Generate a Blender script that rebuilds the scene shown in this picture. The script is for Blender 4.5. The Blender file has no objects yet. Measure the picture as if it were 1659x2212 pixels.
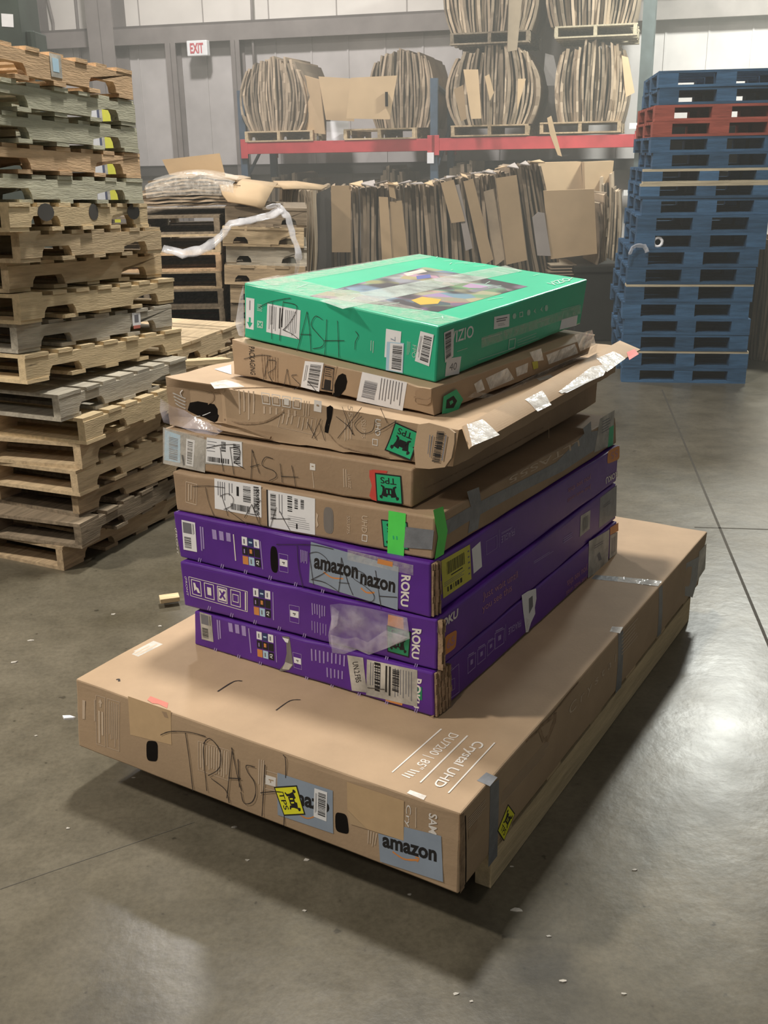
import bpy, bmesh, math, random
from mathutils import Vector, Matrix, noise
random.seed(7)
S = bpy.context.scene
COL = S.collection

# ------------------------------------------------------------------ camera, world, lights, exposure
W_PX, H_PX, F_PX = 1659.0, 2212.0, 2205.43
PITCH, ROLL, CAM_H = math.radians(19.3321), math.radians(-1.0216), 1.757
cp, sp = math.cos(PITCH), math.sin(PITCH)
c_, s_ = math.cos(ROLL), math.sin(ROLL)
FWD = Vector((0, cp, -sp)); R0 = Vector((1, 0, 0)); U0 = Vector((0, sp, cp))
RGT = R0*c_ + U0*s_; UPV = U0*c_ - R0*s_
CAM = Vector((0, 0, CAM_H))
cam_data = bpy.data.cameras.new('camera'); cam = bpy.data.objects.new('camera', cam_data); COL.objects.link(cam)
cam.matrix_world = Matrix(((RGT.x, UPV.x, -FWD.x, 0), (RGT.y, UPV.y, -FWD.y, 0), (RGT.z, UPV.z, -FWD.z, CAM_H), (0, 0, 0, 1)))
cam_data.sensor_fit = 'VERTICAL'; cam_data.sensor_height = 36.0
cam_data.lens = F_PX/H_PX*36.0; cam_data.clip_end = 200
S.camera = cam
S.view_settings.view_transform = 'Standard'; S.view_settings.look = 'None'
S.view_settings.exposure = 0.44; S.view_settings.gamma = 1.0
world = bpy.data.worlds.new('world'); S.world = world; world.use_nodes = True
bg = world.node_tree.nodes['Background']; bg.inputs[0].default_value = (0.96, 0.98, 0.93, 1); bg.inputs[1].default_value = 0.105
def lamp(name, loc, target, power, size, color=(1, .97, .9), spread=180):
    d = bpy.data.lights.new(name, 'AREA'); d.energy = power; d.shape = 'DISK'; d.size = size; d.color = color
    d.spread = math.radians(spread)
    o = bpy.data.objects.new(name, d); COL.objects.link(o); o.location = loc
    o.rotation_euler = (Vector(target)-Vector(loc)).to_track_quat('-Z', 'Y').to_euler()
    return o
LAMPS = [
    ('high_bay_lamp', (-5.2, 2.6, 5.6), (-3.0, 2.6, 0), 330, .55, (1, .92, .80)),
    ('high_bay_lamp', (-.1, 4.7, 6.2), (-.2, 4.4, 0), 290, .6, (1, .96, .88)),
    ('high_bay_lamp', (-2.6, -3.2, 6.2), (-1.6, 0, 0), 90, .5, (1, .90, .78)),
    ('high_bay_lamp', (-2.0, 10.6, 6.6), (-1.8, 11.6, 0), 330, .6, (1, .96, .92)),
    ('high_bay_lamp', (4.0, 10.6, 4.9), (3.9, 11.2, 0), 330, .6, (.97, 1, .92)),
]
for L in LAMPS: lamp(*L)

# ------------------------------------------------------------------ helpers
def ray(x, y): return FWD + RGT*((x-W_PX/2)/F_PX) - UPV*((y-H_PX/2)/F_PX)
def at_z(x, y, z=0.0):
    d = ray(x, y); return CAM + d*((z-CAM_H)/d.z)
def at_y(x, y, Y):
    d = ray(x, y); return CAM + d*(Y/d.y)
def tag(o, label=None, cat=None, group=None, kind=None):
    if label: o['label'] = label
    if cat: o['category'] = cat
    if group: o['group'] = group
    if kind: o['kind'] = kind
    return o
def link(name, me, parent=None):
    o = bpy.data.objects.new(name, me); COL.objects.link(o)
    if parent is not None: o.parent = parent
    return o
def empty(name, loc=(0, 0, 0), rot=None):
    o = bpy.data.objects.new(name, None); COL.objects.link(o); o.location = loc
    o.empty_display_size = .1
    if rot is not None: o.rotation_euler = rot
    return o
class MB:
    """collects polygons of several materials and links them as one mesh object"""
    def __init__(self): self.v = []; self.f = []; self.m = []; self.mats = []
    def mi(self, mat):
        if mat not in self.mats: self.mats.append(mat)
        return self.mats.index(mat)
    def add(self, verts, faces, mat):
        b = len(self.v); self.v += [tuple(p) for p in verts]
        i = self.mi(mat)
        for f in faces: self.f.append(tuple(b+k for k in f)); self.m.append(i)
    def box(self, lo, hi, mat, M=None):
        x0, y0, z0 = lo; x1, y1, z1 = hi
        vs = [Vector(p) for p in ((x0,y0,z0),(x1,y0,z0),(x1,y1,z0),(x0,y1,z0),(x0,y0,z1),(x1,y0,z1),(x1,y1,z1),(x0,y1,z1))]
        if M is not None: vs = [M @ p for p in vs]
        self.add(vs, ((0,3,2,1),(4,5,6,7),(0,1,5,4),(1,2,6,5),(2,3,7,6),(3,0,4,7)), mat)
    def tube(self, pts, r, mat, n=8, cap=True, flat=1):
        pts = [Vector(p) for p in pts]; vs = []; fs = []
        for i, p in enumerate(pts):
            t = (pts[min(i+1, len(pts)-1)]-pts[max(i-1, 0)]).normalized()
            a = t.orthogonal().normalized() if i == 0 else (a - t*a.dot(t)).normalized()
            b = t.cross(a); rr = r[i] if isinstance(r, (list, tuple)) else r
            for k in range(n):
                q = 2*math.pi*k/n; vs.append(p + a*(rr*math.cos(q)) + b*(rr*flat*math.sin(q)))
        for i in range(len(pts)-1):
            for k in range(n):
                fs.append((i*n+k, i*n+(k+1) % n, (i+1)*n+(k+1) % n, (i+1)*n+k))
        if cap:
            fs.append(tuple(range(n-1, -1, -1))); fs.append(tuple((len(pts)-1)*n+k for k in range(n)))
        self.add(vs, fs, mat)
    def build(self, name, parent=None, bevel=0, smooth=False, label=None, shift=None):
        me = bpy.data.meshes.new(name)
        vs = self.v if shift is None else [tuple(Vector(p)-Vector(shift)) for p in self.v]
        me.from_pydata(vs, [], self.f); 
        for m in self.mats: me.materials.append(m)
        me.polygons.foreach_set('material_index', self.m)
        if smooth: me.polygons.foreach_set('use_smooth', [True]*len(self.f))
        me.update()
        o = link(name, me, parent)
        if bevel:
            b = o.modifiers.new('bevel', 'BEVEL'); b.width = bevel; b.segments = 2; b.limit_method = 'ANGLE'; b.angle_limit = math.radians(40)
        if label: o['label'] = label
        return o

# ------------------------------------------------------------------ materials
def lin(r, g, b):
    f = lambda c: (c/255/12.92) if c/255 <= .04045 else ((c/255+.055)/1.055)**2.4
    return (f(r), f(g), f(b), 1)
def mat(name, col, rough=.6, spec=.3, var=.12, scale=8, bump=0, bscale=60, stretch=None, rand=0, metal=0, col2=None, detail=4, scuff=None):
    """base colour broken up by noise; rand = tint change from object to object; scuff = (colour, threshold, scale)"""
    m = bpy.data.materials.new(name); m.use_nodes = True
    nt = m.node_tree; N = nt.nodes; Lk = nt.links; p = N['Principled BSDF']
    p.inputs['Roughness'].default_value = rough; p.inputs['Specular IOR Level'].default_value = spec; p.inputs['Metallic'].default_value = metal
    c = Vector(col[:3]); c2 = Vector(col2[:3]) if col2 else c*(1-var*2)
    tc = N.new('ShaderNodeTexCoord'); mp = N.new('ShaderNodeMapping'); Lk.new(tc.outputs['Object'], mp.inputs[0])
    if stretch: mp.inputs['Scale'].default_value = stretch
    oi = N.new('ShaderNodeObjectInfo')
    if rand:
        ml = N.new('ShaderNodeMath'); ml.operation = 'MULTIPLY'; ml.inputs[1].default_value = 40; Lk.new(oi.outputs['Random'], ml.inputs[0])
        cb = N.new('ShaderNodeCombineXYZ'); [Lk.new(ml.outputs[0], cb.inputs[i]) for i in range(3)]
        Lk.new(cb.outputs[0], mp.inputs['Location'])
    nz = N.new('ShaderNodeTexNoise'); nz.inputs['Scale'].default_value = scale; nz.inputs['Detail'].default_value = detail; nz.inputs['Roughness'].default_value = .6
    Lk.new(mp.outputs[0], nz.inputs[0])
    cr = N.new('ShaderNodeValToRGB'); cr.color_ramp.elements[0].position = .3; cr.color_ramp.elements[1].position = .72
    cr.color_ramp.elements[0].color = (*c2, 1); cr.color_ramp.elements[1].color = (*(c*(1+var)), 1)
    Lk.new(nz.outputs[0], cr.inputs[0]); out = cr.outputs[0]
    if scuff:
        n2 = N.new('ShaderNodeTexNoise'); n2.inputs['Scale'].default_value = scuff[2]; n2.inputs['Detail'].default_value = 6; Lk.new(mp.outputs[0], n2.inputs[0])
        r2 = N.new('ShaderNodeValToRGB'); r2.color_ramp.elements[0].position = scuff[1]; r2.color_ramp.elements[1].position = scuff[1]+.06; Lk.new(n2.outputs[0], r2.inputs[0])
        mx = N.new('ShaderNodeMix'); mx.data_type = 'RGBA'; Lk.new(r2.outputs[0], mx.inputs['Factor']); Lk.new(out, mx.inputs['A']); mx.inputs['B'].default_value = scuff[0]; out = mx.outputs['Result']
    if rand:
        hs = N.new('ShaderNodeHueSaturation'); mr = N.new('ShaderNodeMapRange'); mr.inputs['To Min'].default_value = 1-rand; mr.inputs['To Max'].default_value = 1+rand
        Lk.new(oi.outputs['Random'], mr.inputs['Value']); Lk.new(mr.outputs[0], hs.inputs['Value']); Lk.new(out, hs.inputs['Color']); out = hs.outputs[0]
    Lk.new(out, p.inputs['Base Color'])
    if bump:
        nb = N.new('ShaderNodeTexNoise'); nb.inputs['Scale'].default_value = bscale; nb.inputs['Detail'].default_value = 3; Lk.new(mp.outputs[0], nb.inputs[0])
        bp = N.new('ShaderNodeBump'); bp.inputs['Strength'].default_value = bump; bp.inputs['Distance'].default_value = .01; Lk.new(nb.outputs[0], bp.inputs['Height']); Lk.new(bp.outputs[0], p.inputs['Normal'])
    return m
def plain(name, col, rough=.5, spec=.3, metal=0):
    return mat(name, col, rough, spec, var=.03, scale=30, metal=metal)
def film(name, col, alpha, rough=.12, bump=.6, bscale=35, fleck=0):
    """clear plastic: part transparent, part glossy sheet"""
    m = bpy.data.materials.new(name); m.use_nodes = True
    nt = m.node_tree; N = nt.nodes; Lk = nt.links; p = N['Principled BSDF']
    p.inputs['Base Color'].default_value = col; p.inputs['Roughness'].default_value = rough; p.inputs['Specular IOR Level'].default_value = .6
    tc = N.new('ShaderNodeTexCoord'); nb = N.new('ShaderNodeTexNoise'); nb.inputs['Scale'].default_value = bscale; nb.inputs['Detail'].default_value = 3; Lk.new(tc.outputs['Object'], nb.inputs[0])
    bp = N.new('ShaderNodeBump'); bp.inputs['Strength'].default_value = bump; bp.inputs['Distance'].default_value = .01; Lk.new(nb.outputs[0], bp.inputs['Height']); Lk.new(bp.outputs[0], p.inputs['Normal'])
    mr = N.new('ShaderNodeMapRange'); mr.inputs['From Min'].default_value = .35; mr.inputs['From Max'].default_value = .7
    mr.inputs['To Min'].default_value = alpha; mr.inputs['To Max'].default_value = min(1, alpha+fleck)
    Lk.new(nb.outputs[0], mr.inputs['Value']); Lk.new(mr.outputs[0], p.inputs['Alpha'])
    return m
M = {}
M['card'] = mat('kraft_cardboard', (.405, .288, .186, 1), .62, .25, .06, 5, .05, 120)
M['card_dark'] = mat('worn_cardboard', (.36, .252, .162, 1), .65, .2, .08, 4, .08, 90)
M['card_edge'] = mat('cardboard_edge', (.33, .23, .15, 1), .8, .1, .2, 40, .2, 200)
M['sheet'] = mat('flattened_cardboard', (.31, .24, .17, 1), .75, .15, .15, 3, .06, 40, rand=.42)
M['sheet_tan'] = mat('tan_cardboard_face', (.46, .33, .20, 1), .7, .2, .06, 3, .04, 60, rand=.12)
M['sheet_grey'] = mat('grey_cardboard_face', (.34, .30, .28, 1), .6, .25, .08, 3, .04, 60)
M['purple'] = mat('purple_print', (.098, .022, .265, 1), .40, .45, .10, 5, .03, 30, scuff=((.22, .15, .30, 1), .70, 7))
M['green'] = mat('green_print', (.034, .45, .26, 1), .32, .5, .05, 4, .03, 30)
M['hole'] = plain('black_void', (.012, .010, .009, 1), .9, .05)
M['hole_grey'] = plain('grey_foam', (.20, .18, .165, 1), .8, .1)
M['white'] = mat('white_label_paper', (.78, .78, .80, 1), .45, .35, .03, 20)
M['offwhite'] = mat('dirty_label_paper', (.52, .49, .44, 1), .55, .3, .25, 12)
M['ink'] = plain('black_ink', (.018, .017, .018, 1), .5)
M['greyink'] = plain('grey_ink', (.17, .17, .19, 1), .5)
M['pen'] = plain('black_marker', (.035, .028, .026, 1), .6)
M['wprint'] = plain('white_print', (.74, .70, .66, 1), .5)
M['tprint'] = plain('pale_print_on_card', (.55, .43, .32, 1), .6)
M['lprint'] = plain('lilac_print', (.36, .27, .54, 1), .5)
M['oprint'] = plain('copper_print', (.44, .21, .27, 1), .5)
M['orange'] = plain('orange_sticker', (.62, .25, .075, 1), .5)
M['blue_pale'] = plain('pale_blue_label', (.42, .60, .74, 1), .5)
M['amz'] = mat('grey_blue_tape', (.28, .335, .42, 1), .35, .5, .06, 6)
M['duct'] = mat('grey_duct_tape', (.19, .20, .22, 1), .38, .5, .12, 25, .1, 60)
M['kraft_tape'] = plain('kraft_paper_tape', (.52, .36, .205, 1), .4, .5)
M['neon'] = plain('neon_green_tape', (.10, .72, .11, 1), .35, .4)
M['sgreen'] = plain('green_sticker', (.03, .42, .19, 1), .4, .4)
M['dgreen'] = plain('dark_green_sticker', (.02, .23, .11, 1), .4, .4)
M['yellow'] = plain('yellow_sticker', (.80, .78, .03, 1), .4, .4)
M['ylabel'] = plain('yellow_label', (.55, .52, .07, 1), .45, .4)
M['red'] = plain('red_sticker', (.58, .08, .06, 1), .5)
M['pink'] = plain('faded_red_mark', (.52, .17, .13, 1), .6)
M['navy'] = plain('navy_tile', (.03, .045, .13, 1), .4)
M['tape'] = film('clear_tape', (.80, .76, .70, 1), .16, .10, .5, 45, .22)
M['tape_white'] = film('white_sheen_tape', (.92, .90, .86, 1), .55, .12, .9, 22, .5)  # whitened and more opaque, the tape's sheen is painted in
M['tape_mid'] = film('wide_clear_tape', (.62, .72, .66, 1), .34, .10, .4, 18, .3)
M['pouch'] = film('clear_plastic_pouch', (.74, .70, .80, 1), .12, .14, .8, 16, .38)
M['wrap'] = film('stretch_film', (.78, .78, .82, 1), .20, .16, .5, 11, .4)
def wood(name, col, rand=.2, dark=.45, stretch=(3, 26, 26)):
    return mat(name, col, .75, .18, .16, 1.6, .25, 9, stretch=stretch, rand=rand, col2=tuple(c*(1-dark) for c in col[:3])+(1,), detail=6, scuff=((col[0]*.35, col[1]*.35, col[2]*.35, 1), .72, 1.1))
WOODS = {'fresh': wood('fresh_pine', (.60, .47, .29, 1), .10, .25), 'tan': wood('tan_pallet_wood', (.52, .40, .255, 1), .12, .3),
         'grey': wood('weathered_grey_wood', (.43, .39, .32, 1), .15, .35), 'green': wood('treated_greenish_wood', (.47, .455, .35, 1), .10, .28),
         'orange': wood('orange_brown_wood', (.58, .40, .245, 1), .10, .28), 'dark': wood('dirty_dark_wood', (.24, .19, .135, 1), .2, .5),
         'red': wood('red_painted_wood', (.30, .075, .055, 1), .15, .35), 'blue': wood('blue_painted_wood', (.042, .10, .185, 1), .28, .4),
         'brown': wood('mid_brown_wood', (.42, .315, .20, 1), .15, .38)}
WOODS['bare'] = wood('scraped_bare_wood', (.44, .38, .27, 1), .1, .3)

# ------------------------------------------------------------------ setting
def floor_mat():
    m = bpy.data.materials.new('polished_concrete'); m.use_nodes = True
    nt = m.node_tree; N = nt.nodes; Lk = nt.links; p = N['Principled BSDF']
    tc = N.new('ShaderNodeTexCoord'); o = tc.outputs['Object']
    def nz(s, d, r=.55):
        n = N.new('ShaderNodeTexNoise'); n.inputs['Scale'].default_value = s; n.inputs['Detail'].default_value = d; n.inputs['Roughness'].default_value = r; Lk.new(o, n.inputs[0]); return n.outputs[0]
    def ramp(i, a, b, ca, cb):
        r = N.new('ShaderNodeValToRGB'); r.color_ramp.elements[0].position = a; r.color_ramp.elements[1].position = b
        r.color_ramp.elements[0].color = ca; r.color_ramp.elements[1].color = cb; Lk.new(i, r.inputs[0]); return r.outputs[0]
    def mul(a, b, f=1):
        x = N.new('ShaderNodeMix'); x.data_type = 'RGBA'; x.blend_type = 'MULTIPLY'; x.inputs['Factor'].default_value = f; Lk.new(a, x.inputs['A']); Lk.new(b, x.inputs['B']); return x.outputs['Result']
    g = lambda v: (v, v, v, 1)
    a = ramp(nz(1.1, 5), .35, .66, (.088, .077, .054, 1), (.140, .124, .093, 1))
    b = ramp(nz(7, 8, .7), .3, .62, g(.72), g(1.05))
    c = ramp(nz(60, 4, .7), .25, .6, g(.78), g(1.08))
    d = ramp(nz(.55, 3), .33, .40, (.62, .59, .52, 1), g(1))
    e = ramp(nz(28, 2), .24, .30, g(.55), g(1))
    col = mul(mul(mul(mul(a, b), c), d), e)
    wob = nz(5, 4)
    for (sx, sy, rad, v) in ((1130, 2130, .17, .62), (1180, 2075, .09, .66), (850, 2205, .12, .72), (240, 2190, .10, .75), (1420, 1960, .22, 1.12)):   # old spill marks
        P = at_z(sx, sy); ds = N.new('ShaderNodeVectorMath'); ds.operation = 'DISTANCE'; Lk.new(o, ds.inputs[0]); ds.inputs[1].default_value = (P.x, P.y, 0)
        ad = N.new('ShaderNodeMath'); ad.operation = 'MULTIPLY_ADD'; Lk.new(wob, ad.inputs[0]); ad.inputs[1].default_value = -rad*1.6; Lk.new(ds.outputs['Value'], ad.inputs[2])
        mr = N.new('ShaderNodeMapRange'); mr.inputs['From Min'].default_value = -rad*.25; mr.inputs['From Max'].default_value = rad*.35; mr.inputs['To Min'].default_value = v; mr.inputs['To Max'].default_value = 1
        Lk.new(ad.outputs[0], mr.inputs['Value']); cbn = N.new('ShaderNodeCombineColor'); [Lk.new(mr.outputs[0], cbn.inputs[i]) for i in range(3)]; col = mul(col, cbn.outputs[0])
    Lk.new(col, p.inputs['Base Color'])
    r = N.new('ShaderNodeMapRange'); r.inputs['To Min'].default_value = .20; r.inputs['To Max'].default_value = .44; Lk.new(nz(3, 6), r.inputs['Value']); Lk.new(r.outputs[0], p.inputs['Roughness'])
    p.inputs['Specular IOR Level'].default_value = .5
    bp = N.new('ShaderNodeBump'); bp.inputs['Strength'].default_value = .12; bp.inputs['Distance'].default_value = .01; Lk.new(nz(16, 6), bp.inputs['Height']); Lk.new(bp.outputs[0], p.inputs['Normal'])
    return m
b = MB(); b.box((-14, -8, -.2), (16, 22, 0), floor_mat()); tag(b.build('floor'), kind='structure')
M['joint'] = plain('dark_joint', (.06, .055, .045, 1), .8)
M['groove'] = plain('saw_cut_groove', (.09, .082, .066, 1), .8)
def floor_line(name, p, q, w, m):
    p = at_z(*p); q = at_z(*q); t = (q-p).normalized(); n = Vector((-t.y, t.x, 0))*w/2; e = Vector((0, 0, .0008))
    b = MB(); b.add([p+n+e, p-n+e, q-n+e, q+n+e], [(0, 1, 2, 3)], m); tag(b.build(name), kind='structure')
floor_line('trim_1', (1430, 842), (1670, 1416), .012, M['joint'])
floor_line('trim_2', (1500, 1139), (1700, 1145), .010, M['joint'])
floor_line('trim_3', (0, 1921), (420, 1776), .003, M['groove'])

YAW = math.radians(-15.0); RD = Vector((math.cos(YAW), math.sin(YAW), 0)); RN = Vector((-math.sin(YAW), math.cos(YAW), 0))  # along wall, into wall
RACK0 = Vector((.6, 12.6, 0)); WALL0 = RACK0 + RN*1.62
RM = Matrix.Translation(RACK0) @ Matrix.Rotation(YAW, 4, 'Z')       # rack frame: x along beams, y into wall
WM = Matrix.Translation(WALL0) @ Matrix.Rotation(YAW, 4, 'Z')
def wall_x(px, py, off=0.0):  # position along wall of a pixel, on the plane off metres before the wall
    d = ray(px, py); o = WALL0 - RN*off
    t = (o-CAM).dot(RN)/d.dot(RN); P = CAM + d*t
    return (P-WALL0).dot(RD), P.z
M['panel_hi'] = mat('white_insulation_panel', (.66, .62, .57, 1), .55, .3, .05, 1.5, .05, 6)
M['panel_lo'] = mat('off_white_wall_panel', (.50, .47, .455, 1), .55, .3, .08, 2, .05, 6)
M['seam'] = plain('panel_seam', (.30, .27, .25, 1), .7)
M['steel'] = mat('painted_grey_steel', (.215, .19, .178, 1), .6, .3, .1, 3)
M['steel_lt'] = mat('dusty_pale_steel', (.50, .46, .42, 1), .6, .3, .1, 5)
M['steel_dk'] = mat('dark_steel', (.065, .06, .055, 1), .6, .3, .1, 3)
b = MB()
b.box((-9, 0, 0), (9, .12, 3.3), M['panel_lo'], WM); b.box((-9, -.03, 3.3), (9, .12, 9), M['panel_hi'], WM)
for k in range(-18, 19):                                            # vertical panel seams and ribs
    x = k*.5+.07
    b.box((x-.012, -.012, 0), (x+.012, 0, 3.3), M['panel_lo'], WM)
for k in range(-9, 10):
    x = k*.93+.3; b.box((x-.008, -.034, 3.3), (x+.008, -.03, 9), M['seam'], WM)
tag(b.build('wall_back'), kind='structure')
b = MB(); b.box((-9, -.20, 3.40), (9, 0, 3.43), M['steel'], WM); b.box((-9, -.20, 3.20), (9, -.19, 3.43), M['steel'], WM)
b.box((-9, -.19, 3.20), (9, -.14, 3.21), M['steel'], WM); tag(b.build('trim_4'), kind='structure')
b = MB(); b.box((-9, -.2, 1.62), (9, 0, 1.65), M['steel_dk'], WM); b.box((-9, -.20, 1.52), (9, -.19, 1.65), M['steel_dk'], WM); tag(b.build('trim_5'), kind='structure')
def column(name, x0, x1, depth, m=M['steel'], z1=9):
    b = MB(); d = -depth
    b.box((x0, d, 0), (x1, d+.015, z1), m, WM); b.box((x0, -.03, 0), (x1, -.015, z1), m, WM)
    xm = (x0+x1)/2; b.box((xm-.006, d, 0), (xm+.006, -.02, z1), m, WM); tag(b.build(name), kind='structure')
x0, _ = wall_x(182, 5, .42); x1, _ = wall_x(243, 60, .42); column('trim_6', x0, x1, .42)
x0, _ = wall_x(358, 125, .2); x1, _ = wall_x(380, 125, .2); column('trim_7', x0, x1, .2, z1=3.2)
x0, _ = wall_x(499, 125, .2); x1, _ = wall_x(518, 125, .2); column('trim_8', x0, x1, .2, z1=3.2)
x0, _ = wall_x(38, 5, .3); x1, _ = wall_x(76, 5, .3); column('trim_9', x0, x1, .3)
# wall turning the corner at the far left, far behind the pallet stack
b = MB(); x0, _ = wall_x(-40, 5, .3); b.box((x0-.1, -14, 0), (x0-.02, 0, 9), M['panel_lo'], WM); tag(b.build('wall_left'), kind='structure')
# ------------------------------------------------------------------ pallets
ORD = ['', 'lowest', 'second', 'third', 'fourth', 'fifth', 'sixth', 'seventh', 'eighth', 'ninth', 'tenth', 'eleventh', 'twelfth', 'thirteenth',
       'fourteenth', 'fifteenth', 'sixteenth', 'seventeenth', 'eighteenth', 'nineteenth', 'twentieth']
def mesh_of(mb, name):
    me = bpy.data.meshes.new(name); me.from_pydata(mb.v, [], mb.f)
    for m in mb.mats: me.materials.append(m)
    me.polygons.foreach_set('material_index', mb.m); me.update(); return me
CACHE = {}
def board_mesh(kind, key, dims):
    k = (kind, key, dims)
    if k not in CACHE:
        mb = MB(); x, y, z = dims; m = WOODS[key]
        if kind == 'stringer':
            L = x; n1 = (L*.125, L*.315); n2 = (L*.685, L*.875); nh = .042
            pr = [(0, 0), (n1[0], 0), (n1[0]+.006, nh-.018), (n1[0]+.022, nh), (n1[1]-.022, nh), (n1[1]-.006, nh-.018), (n1[1], 0),
                  (n2[0], 0), (n2[0]+.006, nh-.018), (n2[0]+.022, nh), (n2[1]-.022, nh), (n2[1]-.006, nh-.018), (n2[1], 0), (L, 0), (L, z), (0, z)]
            n = len(pr); vs = [(a, 0, c) for a, c in pr]+[(a, y, c) for a, c in pr]
            fs = [(i, (i+1) % n, n+(i+1) % n, n+i) for i in range(n)]
            # side faces split into convex quads
            T = 15; S_ = 14
            q = [(0, 1, 2, 3, T), (3, 4, S_, T), (4, 5, 6, S_), (6, 7, 8, S_), (8, 9, S_), (9, 10, S_), (10, 11, 12, 13, S_)]
            for f in q:
                fs.append(tuple(f)); fs.append(tuple(n+i for i in reversed(f)))
            mb.add(vs, [tuple(reversed(f)) for f in fs[:n]]+fs[n:], m)
        else:
            mb.box((0, 0, 0), (x, y, z), m)
        CACHE[k] = mesh_of(mb, kind)
    return CACHE[k]
def part(name, me, parent, loc, rz=0):
    o = link(name, me, parent); o.location = loc
    if rz: o.rotation_euler.z = rz
    return o
def stringer_pallet(A, B, key, label, group, L=1.22, W=1.016, h=.121, rng=None, deck=None, flat=True):
    """A, B: ends of the bottom edge of the visible long side; the pallet lies to the left of A->B"""
    rng = rng or random
    A = Vector(A); B = Vector(B); x = (B-A).normalized(); y = Vector((0, 0, 1)).cross(x).normalized(); z = x.cross(y)
    r = empty('wooden_pallet'); r.matrix_world = Matrix(((x.x, y.x, z.x, A.x), (x.y, y.y, z.y, A.y), (x.z, y.z, z.z, A.z), (0, 0, 0, 1)))
    tag(r, label, 'pallet', group)
    deck = deck or key; sh = h-.032
    for i in range(3): part('stringer', board_mesh('stringer', key, (L, .038, round(sh, 3))), r, (0, (W-.038)*i/2, .016))
    ws = [.14, .09, .09, .10, .09, .09, .14]; gap = (L-sum(ws))/6; xx = 0
    for i, w in enumerate(ws):
        dy = rng.uniform(-.008, .006)
        part('deck_board', board_mesh('deck_board', deck, (w, W, .016)), r, (xx, dy, h-.016), rng.uniform(-.006, .006)); xx += w+gap
    ws = [.13, .09, .09, .09, .13]; gap = (L-sum(ws))/4; xx = 0
    for i, w in enumerate(ws):
        part('bottom_board', board_mesh('bottom_board', deck, (w, W, .016)), r, (xx, rng.uniform(-.006, .006), 0)); xx += w+gap
    return r
def block_pallet(loc, rz, key, label, group, W=.98, D=1.2, h=.121, rng=None, edge=None):
    rng = rng or random
    r = empty('block_pallet', loc); r.rotation_euler.z = rz; tag(r, label, 'pallet', group)
    bh = round(h-.036, 3)
    for i in range(3):
        for j in range(3):
            part('block', board_mesh('block', key, (.14, .14, bh)), r, ((W-.14)*i/2, (D-.14)*j/2, .018))
    for j in range(3):
        part('bottom_board', board_mesh('bottom_board', edge if (edge and j == 0 and rng.random() < .5) else key, (W, .12, .018)), r, (0, (D-.12)*j/2, 0))
    for j in range(8):
        part('deck_board', board_mesh('deck_board', edge if (edge and j == 0) else key, (W, .115, .018)), r, (0, (D-.115)*j/7, h-.018))
    return r
def far_end(A, px, L):
    """point on the pixel's ray at distance L from A, the farther one"""
    d = ray(*px); o = CAM-A; a = d.dot(d); bq = 2*d.dot(o); c = o.dot(o)-L*L; disc = bq*bq-4*a*c
    t = (-bq+math.sqrt(max(disc, 0)))/(2*a); return CAM+d*t
HP = .1165
G1 = 'pallets in the tall wooden stack at the left'
def lab(k, look, stack): return f'{look}, {ORD[k]} up in {stack}' if k > 1 else f'{look}, lowest in {stack}'
ST1 = 'the tall left stack'
# levels: wood, near corner (x, y), yaw deg, length, look
LV = {1: ('brown', (-1.45, 4.28), 63.5, 1.1, 'brown pallet with notched end blocks'), 2: ('dark', (-1.345, 4.25), 69, 1.05, 'dark weathered pallet'),
      3: ('brown', (-1.37, 4.34), 62, 1.0, 'brown pallet with dark decking'), 4: ('tan', (-1.345, 4.29), 66, 1.0, 'tan pallet with stained corner'),
      5: ('tan', (-1.325, 4.32), 72, 1.0, 'tan pallet with clean deep notch'), 6: ('fresh', (-1.29, 4.30), 66, .92, 'open pale pallet with fresh end block'),
      7: ('grey', (-1.37, 4.25), 65, .92, 'battered grey pallet with thick end block')}
def yaw_dir(d): return Vector((math.cos(math.radians(d)), math.sin(math.radians(d)), 0))
rg = random.Random(3)
for k, (w, a, yw, L, look) in LV.items():
    A = Vector((*a, (k-1)*HP)); stringer_pallet(A, A+yaw_dir(yw)*L, w, lab(k, look, ST1), G1, L=round(L, 3), h=HP, rng=rg, deck='dark' if k in (2, 3) else None)
# upper levels from the photographed corner and far end
UP = {8: ('fresh', (58, 828), 4.20, (393, 760), 1.1, 'pale fresh wood pallet'), 9: ('grey', (40, 760), 4.22, (372, 703), 1.05, 'grey pallet with a small paper tag'),
      10: ('fresh', (45, 683), 4.18, (376, 651), 1.12, 'clean yellowish pine pallet'), 11: ('tan', (20, 614), 4.20, (350, 595), 1.12, 'tan pallet with a broken notch'),
      12: ('tan', (45, 558), 4.12, (350, 547), 1.10, 'worn tan pallet with split bottom edge'), 13: ('fresh', (20, 478), 4.02, (319, 477), 1.12, 'pale pallet with dark round stains'),
      14: ('green', (-70, 441), 3.86, (309, 432), 1.22, 'greenish pallet'), 15: ('orange', (-72, 371), 3.86, (304, 378), 1.22, 'orange brown pallet'),
      16: ('green', (-74, 302), 3.84, (299, 329), 1.22, 'greenish pallet with dark knots'), 17: ('green', (-76, 234), 3.82, (294, 271), 1.22, 'long greenish grey pallet'),
      18: ('orange', (-78, 160), 3.80, (288, 212), 1.22, 'orange brown pallet, topmost')}
POS = {}
ZAB = {8: (.875, .818), 9: (1.0, .942), 10: (1.125, 1.067), 11: (1.25, 1.192), 12: (1.375, 1.317), 13: (1.5, 1.442), 14: (1.612, 1.556), 15: (1.723, 1.668), 16: (1.834, 1.780), 17: (1.945, 1.893), 18: (2.056, 2.006)}
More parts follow.
